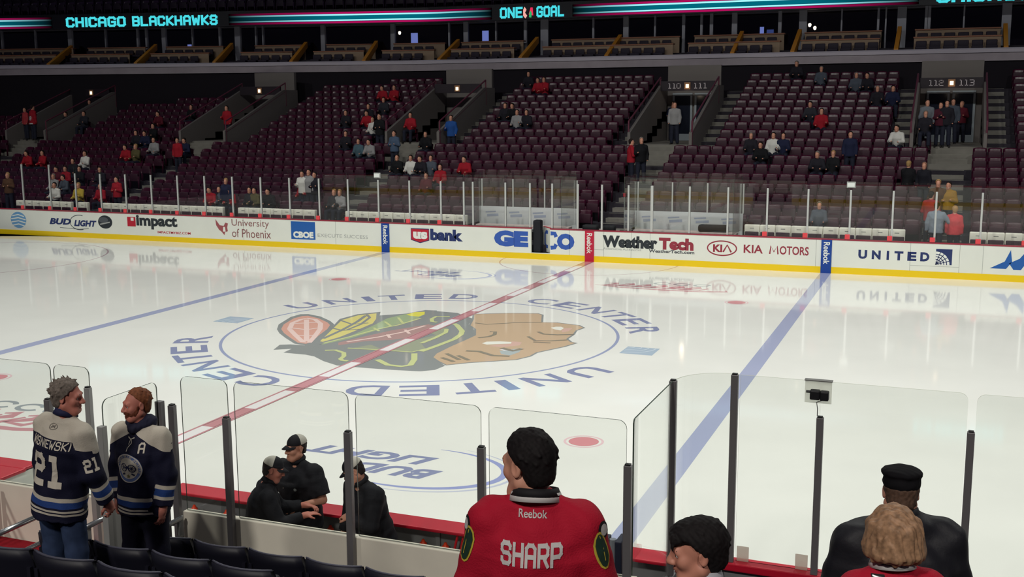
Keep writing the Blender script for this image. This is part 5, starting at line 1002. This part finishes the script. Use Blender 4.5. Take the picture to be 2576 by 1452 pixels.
# ================================================================ PEOPLE NEAR THE CAMERA
NAVY=S(19,20,44); CREAM=S(192,184,170); BLUE=S(38,66,128); CL=M('letter_cream',S(208,200,186),.7,.2); CLB=M('letter_blue',S(44,78,150),.7,.2); JEAN=M('denim',S(52,66,96),.8,.2,noise=.2,nscale=12,bump=.3); NPANT=M('navy_cloth',S(24,24,40),.85,.2,bump=.2,nscale=60); BLKC=M('black_cloth',S(24,24,30),.8,.25,bump=.25,nscale=60); SHOE=M('shoe_dark',S(34,32,34),.6)
JER=banded('navy_jersey',NAVY,[('yoke',0,8,CREAM),('hem',-.085,-.07,CREAM),('hem',-.055,-.01,BLUE),('hem',-.01,.02,CREAM),('hem',-.11,-.095,CREAM),('sleeve',1.32,1.44,CREAM),('sleeve',1.44,1.66,BLUE),('sleeve',1.66,1.76,CREAM)])
# grey haired man, seen from behind
p=Fig('grey haired man in navy number 21 jersey with cream shoulders, seen from behind',(5.45,-16.98,1.6),5,1.765,1.08,lean=3,side=6.5,yaw=-62,pitch=4,arms=[((-.22,.0,-1),(.1,.35,-1)),((.22,.06,-1),(.05,.45,-1),(0,.4,-1),(-1,0,0),45)])
GH=M('hair_grey',S(112,102,94),.75,.25,noise=.35,nscale=60)
p.body(.011,SKIN2,nose=1.15); p.short_hair(GH,.013,.029,.085,(.003,120,(1,.6,.5)),p.tufts(230,2,.032,.25)); p.eyes()
p.shirt(JER,.035,-.16,(1.,1.),(.082,.07,.062),.0075,'jersey',(.005,24,(1,1,1)),.01,True); p.pants(JEAN,.02); p.shoes(SHOE); p.collar(M('collar_navy',S(30,34,70),.8),.073,.045)
def back(f,s,w_,z0,h,wd,mat,x0=0,sub=.6,nm='lettering',gap=.75): 
    q=fit(block(s,wd,gap,sub)[0],x0-w_/2,x0+w_/2,z0,z0+h); f.decal([[( -a,b) for a,b in poly] for poly in q] if 0 else q,f.hip,f.RT[:,0],f.RT[:,2],f.RT[:,1],mat,nm)
back(p,'WISNIEWSKI',.335,.37,.062,1.0,CL,.005,.6,'name_lettering',.95); back(p,'21',.27,.09,.245,1.5,CL,0,.9,'number_lettering',.5)
o=p.decal(stroke(arc(0,.515,.034,0,360,24,.019),.004)+stroke([(-.018,.507),(.018,.523)],.008)+stroke([(-.015,.522),(.018,.508)],.006),p.hip,p.RT[:,0],p.RT[:,2],p.RT[:,1],M('mark_grey',S(110,104,96),.7),'maker_mark')
q=fit(block('21',1.5,.5,.9)[0],-.05,.05,-.05,.05); a=p.sh[1]; d=nrm(p.el[1]-a); nn_=nrm(np.cross(d,[0,1,0])); p.decal(q,a+d*.2,-nrm(np.cross(-d,nrm(vec(-1,.7,0)))),-d,nrm(vec(-1,.7,0)),CL,'sleeve_number')
# bearded man facing him
p=Fig('bearded red haired man in navy jersey with cream shoulders and cannon crest',(5.49,-16.16,1.3),180,1.80,1.08,lean=-1,yaw=-34,pitch=4,arms=[((-.2,.02,-1),(.06,.2,-1)),((.24,-.02,-1),(-.2,.3,-1),(-.3,.3,-1),(-1,.2,0),50)])
RH=M('hair_ginger',S(120,70,44),.7,.25,noise=.3,nscale=60); BRD=M('beard_ginger',S(98,52,36),.8,.2,noise=.3,nscale=80)
p.body(.011,SKIN2,jaw=1.05); p.short_hair(RH,.009,.007,.07,(.002,170,(1,.4,.4)),p.tufts(60,4,.014,.1)); p.eyes((-.3,1,0))
p.hair(BRD,[p.he((0,.038,-.05),(.0635,.0665,.092),.01,'u',None,[((0,0,1),.012),((0,-1,-.5),.03)]),p.hcn((-.062,.012,-.01),(-.055,.03,-.06),.012,.016,.02),p.hcn((.062,.012,-.01),(.055,.03,-.06),.012,.016,.02),p.hcn((-.03,.085,-.052),(0,.099,-.05),.006,.007,.012),p.hcn((.03,.085,-.052),(0,.099,-.05),.006,.007,.012),p.he((0,.1,-.068),(.022,.02,.008),.004,'s')],(.0025,170,(1,1,.6)),.0042,'beard'); p.hairm=RH
p.shirt(JER,.032,-.13,(1.,1.),(.08,.07,.06),.0075,'jersey',(.005,24,(1,1,1)),.01,True); p.pants(NPANT,.03); p.shoes(SHOE)
V,F=nets([Cone(p.neck+vec(-.06,.0,.0),p.neck+vec(.06,0,0),.045,.045,.03),Cone(p.neck+vec(-.08,.02,.0),p.neck+vec(0,.09,-.035),.032,.03,.03),Cone(p.neck+vec(.08,.02,.0),p.neck+vec(0,.09,-.035),.032,.03,.03),Cone(p.neck+vec(-.08,-.03,.01),p.neck+vec(.08,-.03,.01),.05,.05,.05),Noise(.004,60)],.007); npmesh('hood',V,F,BLKC if 0 else M('hood_navy',S(24,26,50),.85),p.root)
def pdisc(cx,cy,r,nr,na): return [[(cx+r*k*math.cos(a)/nr,cy+r*k*math.sin(a)/nr) for a,k in ((t,j),(t+6.2832/na,j),(t+6.2832/na,j+1),(t,j+1))] for j in range(nr) for t in np.arange(na)*6.2832/na]
def front(f,polys,mat,nm,dz=.0): f.decal(polys,f.hip+f.RT[:,2]*dz,-f.RT[:,0],f.RT[:,2],-f.RT[:,1],mat,nm)
front(p,pdisc(0,.22,.118,5,40),M('crest_blue',S(92,112,160),.7),'crest_disc',.035)
p.decal(stroke(arc(0,.22,.112,0,360,48),.008)+stroke(arc(0,.22,.082,0,360,40),.006),p.hip+p.RT[:,2]*.035,-p.RT[:,0],p.RT[:,2],-p.RT[:,1],CL,'crest_ring',.0055)
p.decal(pdisc(0,.22,.08,4,32),p.hip+p.RT[:,2]*.035,-p.RT[:,0],p.RT[:,2],-p.RT[:,1],M('crest_cream',S(196,190,176),.7),'crest_field',.005)
DN=M('crest_navy',S(28,32,70),.7); wh=[]
for cx in (-.038,.038): wh+=stroke(arc(cx,.225,.03,0,360,28),.006)+sum([stroke([(cx,.225),(cx+.03*math.cos(a),.225+.03*math.sin(a))],.004) for a in np.arange(0,6.3,.785)],[])
p.decal(wh+stroke([(-.02,.22),(0,.233),(.02,.22)],.02)+stroke([(-.055,.168),(-.03,.178)],.014)+stroke([(.055,.168),(.03,.178)],.014),p.hip+p.RT[:,2]*.035,-p.RT[:,0],p.RT[:,2],-p.RT[:,1],DN,'crest_cannon',.0068)
st5=[(.018*(1 if k%2==0 else .42)*math.sin(k*math.pi/5),.158+.018*(1 if k%2==0 else .42)*math.cos(k*math.pi/5)) for k in range(10)]
p.decal([st5],p.hip+p.RT[:,2]*.035,-p.RT[:,0],p.RT[:,2],-p.RT[:,1],M('crest_star',S(120,112,70),.7),'crest_star',.0075)
L_,w_=block('COLUMBUS BLUE JACKETS',1.,.9)
ring=[]
for poly in L_:
    q=[]
    for a,b in poly: t=math.radians(200-220*(a/w_)); rr=.0885+.017*b/6; q.append((rr*math.cos(t),.22+rr*math.sin(t)))
    ring.append(q)
p.decal(ring,p.hip+p.RT[:,2]*.035,-p.RT[:,0],p.RT[:,2],-p.RT[:,1],CL,'crest_lettering',.0062)
front(p,fit(block('A',1.3,.7,.8)[0],.085,.135,.38,.46),CL,'letter_patch'); front(p,stroke([(-.03,.49),(0,.475),(.035,.49)],.008)+stroke([(0,.48),(-.008,.39)],.006)+stroke([(.005,.48),(.02,.45),(.0,.42)],.006),CL,'lace')
a=p.sh[1]; d=nrm(p.el[1]-a); q=fit(block('7',1.5,.5,.9)[0],-.03,.03,-.055,.055); dd=nrm(vec(-.75,-.75,0)); p.decal(q,a+d*.2,nrm(np.cross(dd,-d))*1,-d,dd,CL,'sleeve_number')
# staff behind the bench wall
GCAP=M('cap_pale',S(190,186,176),.8,.2,bump=.2,nscale=150); BCAP=M('cap_black',S(26,26,32),.75,.25); DH=M('hair_dark',S(40,32,30),.7,.25)
p=Fig('staff man in dark jacket and white backed cap, bending over the bench wall',(5.12,-14.16,.15),52,1.76,1.12,lean=14,yaw=-12,pitch=10,arms=[((-.15,.5,-.9),(.3,1,.1),(.5,1,-.1),(.3,0,-1),30),((.3,.35,-.9),(-.2,1,.25),(-.1,1,.1),(0,0,-1),20)])
p.body(.011,SKIN2); p.short_hair(DH,.006,.004,.07); p.eyes(); p.cap(BCAP,GCAP,True,0); p.shirt(BLKC,.028,-.12,(.97,.97),(.078,.066,.05),.0085,'jacket'); p.pants(NPANT); p.shoes(SHOE); p.collar(BLKC,.07,.05)
p.decal([[(-.02,.42),(.02,.42),(.02,.435),(-.02,.435)]],p.hip-p.RT[:,0]*.1,p.RT[:,0],p.RT[:,2],p.RT[:,1],CL,'shoulder_mark')
p=Fig('staff man in black polo and black cap with white mesh, hands together',(5.17,-13.42,.15),186,1.765,1.32,lean=2,yaw=-24,pitch=1,hs=1.06,arms=[((-.42,.1,-1),(.62,.75,-.12),(.75,.6,-.05),(.2,-.4,-1),48),((.42,.1,-1),(-.62,.75,-.12),(-.75,.6,-.05),(-.2,-.4,-1),48)])
p.body(.011,SKIN,jaw=1.12); p.short_hair(DH,.004,.0,.06); p.eyes((0,1,-.3)); p.cap(BCAP,GCAP,True,0); p.shirt(BLKC,.03,-.12,(.44,.44),(.078,.084,.08),.0085,'polo_shirt'); p.pants(NPANT); p.shoes(SHOE); p.collar(BLKC,.07,.04,.01,'collar',22)
e=p.wr[1]-nrm(p.wr[1]-p.el[1])*.035; ax_=nrm(p.wr[1]-p.el[1]); MB().tube([e-ax_*.011,e+ax_*.011],.036,14).build('watch',M('watch_steel',S(200,200,200),.2,.5,.8),p.root)
p.decal([disc(.085,.33,.016,14)],p.hip,-p.RT[:,0],p.RT[:,2],-p.RT[:,1],M('badge',S(150,160,160),.5),'badge'); 
v_,f_=textmesh('SHARKS' if 0 else 'REEBOK',.02)
p.decal([[(-.05,.335),(-.07,.33),(-.07,.325),(-.05,.33)]],p.hip,-p.RT[:,0],p.RT[:,2],-p.RT[:,1],CL,'collar_mark')
p=Fig('staff man in black pullover and pale cap leaning on the boards, fist clenched',(6.15,-13.62,.15),205,1.78,1.2,lean=16,yaw=-34,pitch=22,arms=[((-.08,.3,-1),(1,.28,.1),(1,.15,.05),(0,-.3,-1),72),((.3,-.12,-1),(.1,.35,-1))])
p.body(.011,SKIN); p.short_hair(DH,.005,.0,.07); p.eyes((0,1,-.4)); p.cap(BCAP,GCAP,True,0); p.shirt(BLKC,.03,-.12,(.97,.95),(.08,.07,.052),.0085,'pullover'); p.pants(NPANT); p.shoes(SHOE); p.collar(BLKC,.07,.045)
p.decal([[(-.02,.0),(.02,.0),(.02,.012),(-.02,.012)]],p.H(0,.1,.07),p.RH[:,0],p.RH[:,2],-p.RH[:,1],CL,'cap_mark') if 0 else None
# the man in the red jersey, back to us
JR=S(170,16,44); RJ=M('red_jersey',JR,.8,.25,bump=.3,nscale=140); JW=M('letter_white',S(196,192,190),.7,.2); JB=M('trim_black',S(20,18,22),.8); BH=M('hair_black',S(22,18,19),.75,.2,noise=.3,nscale=90)
p=Fig('man in red hockey jersey with white collar and black hair, seen from behind',(9.873,-19.12,2.27),-13,1.78,1.05,lean=1,yaw=50,pitch=9,hs=1.07,hd=.02,arms=[((-.26,.02,-1),(-.05,.2,-1)),((.28,.02,-1),(.05,.2,-1))])
p.body(.009,SKIN); p.short_hair(BH,.0105,.013,.072,(.0012,260,(1,.6,.6)),p.tufts(70,3,.013,.06)); p.eyes()
p.shirt(RJ,.036,-.16,(1.,1.),(.088,.074,.064),.0065,'jersey',(.0045,26,(1,1,1)),.01); p.pants(NPANT); p.shoes(SHOE)
p.collar(JW,.094,.034,.004,'collar',14,.03); p.collar(JB,.086,.03,.006,'collar_lining',14,.012)
v_,f_=textmesh('Reebok',.012); lo,hi=v_.min(0),v_.max(0); vv=(v_-lo)/(hi-lo)*np.array([.108,.03])+np.array([-.054,.522])
p.decal([[tuple(vv[i]) for i in q] for q in f_],p.hip,p.RT[:,0],p.RT[:,2],p.RT[:,1],JW,'maker_lettering')
back(p,'SHARP',.235,.352,.093,1.35,JW,0,.9,'name_lettering',.55)
back(p,'1',.14,-.0,.27,2.2,JB,-.075,.9,'number_border'); q=fit(block('1',1.3,.5,.9)[0],-.135,-.02,.01,.26); p.decal(q,p.hip,p.RT[:,0],p.RT[:,2],p.RT[:,1],JW,'number_lettering',.006); back(p,'0',.15,-.0,.27,2.2,JB,.09,.9,'number_border'); q=fit(block('0',1.3,.5,.9)[0],.025,.155,.01,.26); p.decal(q,p.hip,p.RT[:,0],p.RT[:,2],p.RT[:,1],JW,'number_lettering',.006)
# tomahawk patches on the shoulders
def patch(f,i):
    a=f.sh[i]; d=nrm(f.el[i]-a); sd=1 if i else -1; n_=nrm(vec(-sd*.75,.6,-.2)); ey=nrm(-d-n_*(-d@n_)); ex=np.cross(n_,ey)*-1; O=a+d*.075
    def el(cx,cy,rx,ry,n=14): return [[(cx+rx*math.cos(t)*k,cy+ry*math.sin(t)*k) for t,k in ((t0,1),(t0+6.2832/n,1),(t0+6.2832/n,0),(t0,0))] for t0 in np.arange(0,6.28,6.2832/n)]
    f.decal(el(-.02*sd,.05,.032,.034),O,ex,ey,n_,JB,'patch_border',.003); f.decal(el(-.02*sd,.05,.02,.023),O,ex,ey,n_,JW,'patch_feather',.0045)
    f.decal(el(.012*sd,-.02,.035,.075),O,ex,ey,n_,M('patch_yellow',S(190,170,60),.7),'patch_edge',.003); f.decal(el(.012*sd,-.02,.028,.066),O,ex,ey,n_,M('patch_green',S(26,52,40),.7),'patch_field',.0045); f.decal(stroke([(.012*sd,.04),(.005*sd,-.0),(.012*sd,-.06)],.004),O,ex,ey,n_,M('patch_yellow',S(190,170,60),.7),'patch_vein',.006)
patch(p,0); patch(p,1)
# boy in profile
p=Fig('black haired boy in dark hooded top turning his head to the left',(10.53,-19.13,2.23),-20,1.535,.92,lean=3,yaw=86,pitch=6,hs=1.12)
p.body(.009,M('skin_boy',S(188,128,108),.5,.35)); p.short_hair(BH,.012,.02,.066,(.0015,220,(1,.6,.6)),[p.he((0,.05,.07),(.062,.045,.045),.03,'u',None,None),p.hcn((-.05,.08,.06),(-.02,.095,.048),.01,.005,.02),p.hcn((.05,.08,.06),(.02,.095,.048),.01,.005,.02)]+[p.hcn((q_*.012,.088,.075),(q_*.0125-.006,.098,.03+.006*(q_%2)),.011,.003,.01) for q_ in range(-4,5)]+p.tufts(70,5,.012,.05)); p.eyes()
p.shirt(M('hood_dark',S(30,32,44),.85,.2,bump=.2,nscale=60),.03,-.1,(1.,1.),(.07,.06,.05),.0085,'hooded_top'); p.pants(JEAN); p.shoes(SHOE); p.collar(M('collar_pale',S(170,170,176),.8),.075,.04)
# man in flat cap
LEA=M('leather_black',S(26,26,32),.6,.3,bump=.35,nscale=22); BRW=M('hair_brown',S(84,64,52),.75,.25,noise=.35,nscale=70)
p=Fig('broad man in black flat topped cap and black leather jacket, seen from behind',(11.16,-17.82,1.93),-22,1.70,1.32,lean=4,yaw=-14,pitch=3,hs=1.0,arms=[((-.3,.05,-1),(.1,.5,-1)),((.3,.05,-1),(-.1,.5,-1))])
p.body(.011,SKIN); p.hair(BRW,[p.he((0,-.014,.03),(.083,.1,.09),.01,'u',None,[((0,.75,-.66),.006),((0,0,-1),.08),((0,0,1),.0)]),p.he((0,-.045,-.03),(.068,.06,.065),.02,'u',None,[((0,0,-1),.055),((0,1,0),.03)])],(.002,190,(1,.5,.5))); p.eyes()
V,F=nets([p.he((0,-.012,.05),(.087,.106,.06),.02,'u',None,[((0,0,-1),.03)]),p.he((0,-.012,.095),(.094,.113,.032),.02),Noise(.0015,80)],.0045); npmesh('flat_cap',V,F,M('felt_black',S(18,17,20),.9,.15),p.root)
MB().prism([(-.07,.08),(-.05,.125),(0,.142),(.05,.125),(.07,.08)],p.H(0,0,.018),p.RH[:,0]*p.hs,p.RH[:,1]*p.hs,p.RH[:,2]*p.hs,.006).build('cap_brim',M('felt_black',S(18,17,20),.9,.15),p.root)
p.shirt(LEA,.04,-.12,(1.,1.),(.096,.08,.062),.0085,'leather_jacket',(.006,24,(1,1,1)),0,False,[Cone(p.neck-p.RT[:,2]*.02,p.sh[i]+p.RT[:,2]*.01,.085,.075,.06) for i in (0,1)]); p.pants(NPANT); p.shoes(SHOE); p.collar(LEA,.085,.06,.012,'collar',6,-.01)
# woman with bobbed hair
HBL=M('hair_dark_blond',S(150,116,88),.6,.35,noise=.4,nscale=45)
p=Fig('woman with dark blond bobbed hair in red jersey with black strap, seen from behind',(11.16,-18.76,2.27),-24,1.50,.98,lean=2,yaw=2,pitch=2,hs=1.08)
p.body(.009,SKIN)
hp=[p.he((0,-.015,.028),(.096,.112,.104),.02,'u',None,[((0,.9,-.35),.05)])]
for k in range(15):
    t=math.radians(-118+236*k/14); x,y=math.sin(t),-math.cos(t); L=.092-.01*(k%3)
    hp.append(p.hcn((x*.078,-.015+y*.092,.04),(x*.094,-.015+y*.098,-.06),.03,.028,.02)); hp.append(p.hcn((x*.094,-.015+y*.098,-.06),(x*(.1+.012*((k*5)%4)/3),-.01+y*.1,-L),.027,.008,.015))
p.hair(HBL,hp,(.004,135,(1,1,.22)),.0045); p.eyes()
p.shirt(RJ,.03,-.14,(1.,1.),(.078,.066,.058),.0075,'jersey'); p.pants(JEAN); p.shoes(SHOE); p.collar(JW,.09,.032,.012,'collar',10,.012); p.collar(JB,.08,.028,.012,'collar_lining',10,-.008)
q=[[(-.075+.022*a-.25*b*0,b) for a,b in ((-1,t),(1,t),(1,t+.03),(-1,t+.03))] for t in np.arange(.30,.47,.03)]
p.decal(q,p.hip,p.RT[:,0],p.RT[:,2],p.RT[:,1],JB,'shoulder_strap',.006); p.decal(stroke([(-.095,.475),(-.055,.47)],.006),p.hip,p.RT[:,0],p.RT[:,2],p.RT[:,1],M('clip_silver',S(190,190,190),.3,.5,.7),'strap_clip',.01)
# ================================================================ SPECTATORS IN THE FAR STAND
CC={'dark':S(34,32,40),'darkwhite':S(44,44,52),'black':S(22,22,26),'navy':S(30,34,60),'maroon':S(86,24,38),'maroonwhite':S(70,24,40),'red':S(150,26,40),'redwhite':S(170,60,66),'grey':S(140,138,140),'hoodie':S(104,108,116),'white':S(205,202,198),'slate':S(74,80,92),'olive':S(86,80,52),'yellow':S(176,150,60),'brown':S(84,58,40),'blue':S(34,74,140),'teal':S(70,92,104),'denim':S(70,86,110),'suit':S(26,26,34),'gold':S(150,112,40)}
HC={'dk':S(34,26,24),'gr':S(120,112,106),'bl':S(160,128,84),'bd':S(150,110,92)}
def far_kind(kind,i):
    z=(0,0,-40-3*i); sit=kind=='s'
    arms=[[((-.25,.25,-1),(.25,.9,-.1)),((.25,.25,-1),(-.25,.9,-.1))],[((-.3,.3,-1),(.5,.75,-.05)),((.3,.3,-1),(-.5,.75,.05))],[((-.2,.45,-1),(.15,1,.25)),((.25,.2,-1),(-.2,.95,-.2))]][i] if sit else [[((-.2,.05,-1),(.0,.25,-1)),((.2,.05,-1),(0,.25,-1))],[((-.3,.1,-1),(.6,.7,.2)),((.3,.1,-1),(-.6,.7,.1))],[((-.25,-.05,-1),(.1,.35,-1)),((.3,.1,-1),(-.3,.9,.3))]][i]
    f=Fig('x',z,0,1.74,1.1,lean=(8,16,2)[i] if sit else (2,0,3)[i],yaw=(10,-15,0)[i],arms=arms,legs=[((-.16,1,-.06),(0,.08,-1)),((.16,1,-.06),(0,.08,-1))] if sit else None,hipz=.53 if sit else None)
    f.body(.021,SKIN,fine=False,hands=()); f.short_hair(HAIRT,.016,.012,.08,None); 
    f.shirt(SHT,.034,-.1,(.98,.98),(.075,.064,.05),.02,'top',None); f.pants(PNT,.022,.02,.06,'trousers',None); f.shoes(SHOE,.02); return f.root
HAIRT=M('hair_far',HC['dk'],.8,.2); SHT=M('top_far',CC['dark'],.85,.2); PNT=M('trousers_far',S(36,38,52),.85,.2)
KIND={(k,i):far_kind(k,i) for k in 'st' for i in range(3)}; used_k=set(); OPEN=[]
def cmat(pre,col,key): return M(pre+'_'+key,col,.85,.2)
for n,(x,y,z,t,c,az,h,lab,row) in enumerate(CROWD):
    i=n%3; r0=KIND[(t,i)]
    if (t,i) in used_k: r=copy_tree(r0)
    else: r=r0; used_k.add((t,i))
    if t=='s': y=ry(row)+.36; OPEN.append((x,ry(row)+.42,rz(row)))
    k=.95+.08*((n*7)%5)/4; r.location=(x,y,z); r.rotation_euler=(0,0,-math.radians(az)); r.scale=(k,k,k if t=='t' else 1); r['label']=lab; r['category']='person'; r.name='person'
    for ch in r.children:
        nm_=ch.name.split('.')[0]
        m=cmat('top',CC[c],c) if nm_=='top' else cmat('hair',HC[h],h) if nm_=='hair' else None
        if m: ch.material_slots[0].link='OBJECT'; ch.material_slots[0].material=m
        if nm_=='hair' and h=='bd': ch.scale=(1,1,1)
# couple standing at the gap in the front row, backs to the ice, and the fan with the numbered jersey
f=Fig('man in grey blue shirt, back turned, with an arm around the woman in coral red',(10.93,13.85,.46),5,1.78,1.15,yaw=-25,arms=[((-.3,.05,-1),(-.05,.2,-1)),((.6,.15,-.75),(.95,.35,-.2))]); f.body(.018,SKIN,fine=False,hands=(1,)); f.short_hair(M('hair_dk',HC['dk'],.85,.2),.012,.01,.08,None); f.shirt(M('shirt_greyblue',S(128,138,152),.85,.2),.03,-.1,(1,1),(.075,.065,.05),.016); f.pants(PNT,.02); f.shoes(SHOE)
f=Fig('fair haired woman in coral red top, back turned, beside the grey blue shirt',(11.45,13.9,.46),8,1.68,1.12,yaw=20); f.body(.018,SKIN,fine=False,hands=()); f.short_hair(M('hair_fair',S(176,140,104),.85,.2),.022,.02,.1,None); f.shirt(M('top_coral',S(206,66,74),.85,.2),.032,-.1,(1,1),(.075,.065,.05),.016); f.pants(PNT,.02); f.shoes(SHOE)
f=Fig('fan in red jersey with white number, standing on the far left steps',(-32.4,21.6,3.65),20,1.78,1.15); f.body(.018,SKIN,fine=False,hands=()); f.short_hair(M('hair_dk',HC['dk'],.85,.2),.012,.01,.08,None); f.shirt(M('top_red',CC['red'],.85,.2),.034,-.14,(1,1),(.078,.066,.055),.016,'jersey'); f.pants(PNT,.02); f.shoes(SHOE)
back(f,'88',.24,.06,.22,1.5,JW,0,.9,'number_lettering'); f.decal([[(-.18+.03*k,-.13),(-.15+.03*k,-.13),(-.15+.03*k,-.07),(-.18+.03*k,-.07)] for k in range(12)],f.hip,f.RT[:,0],f.RT[:,2],f.RT[:,1],JW,'hem_band')
oc0=tag(sb.build('occupied_chair',SM,None,True),'x','seat'); MB().bbox(-.22,.22,-.32,.08,.38,.46,.025).build('seat_cushion',SM2,oc0,True); first=True
for (x,y,z),c in zip(OPEN,[q for q in CROWD if q[3]=='s']):
    o=oc0 if first else copy_tree(oc0); first=False; o.location=(x,y,z); o['label']=c[7].replace('person sitting in','open seat under'); o['group']='open seats under seated spectators'
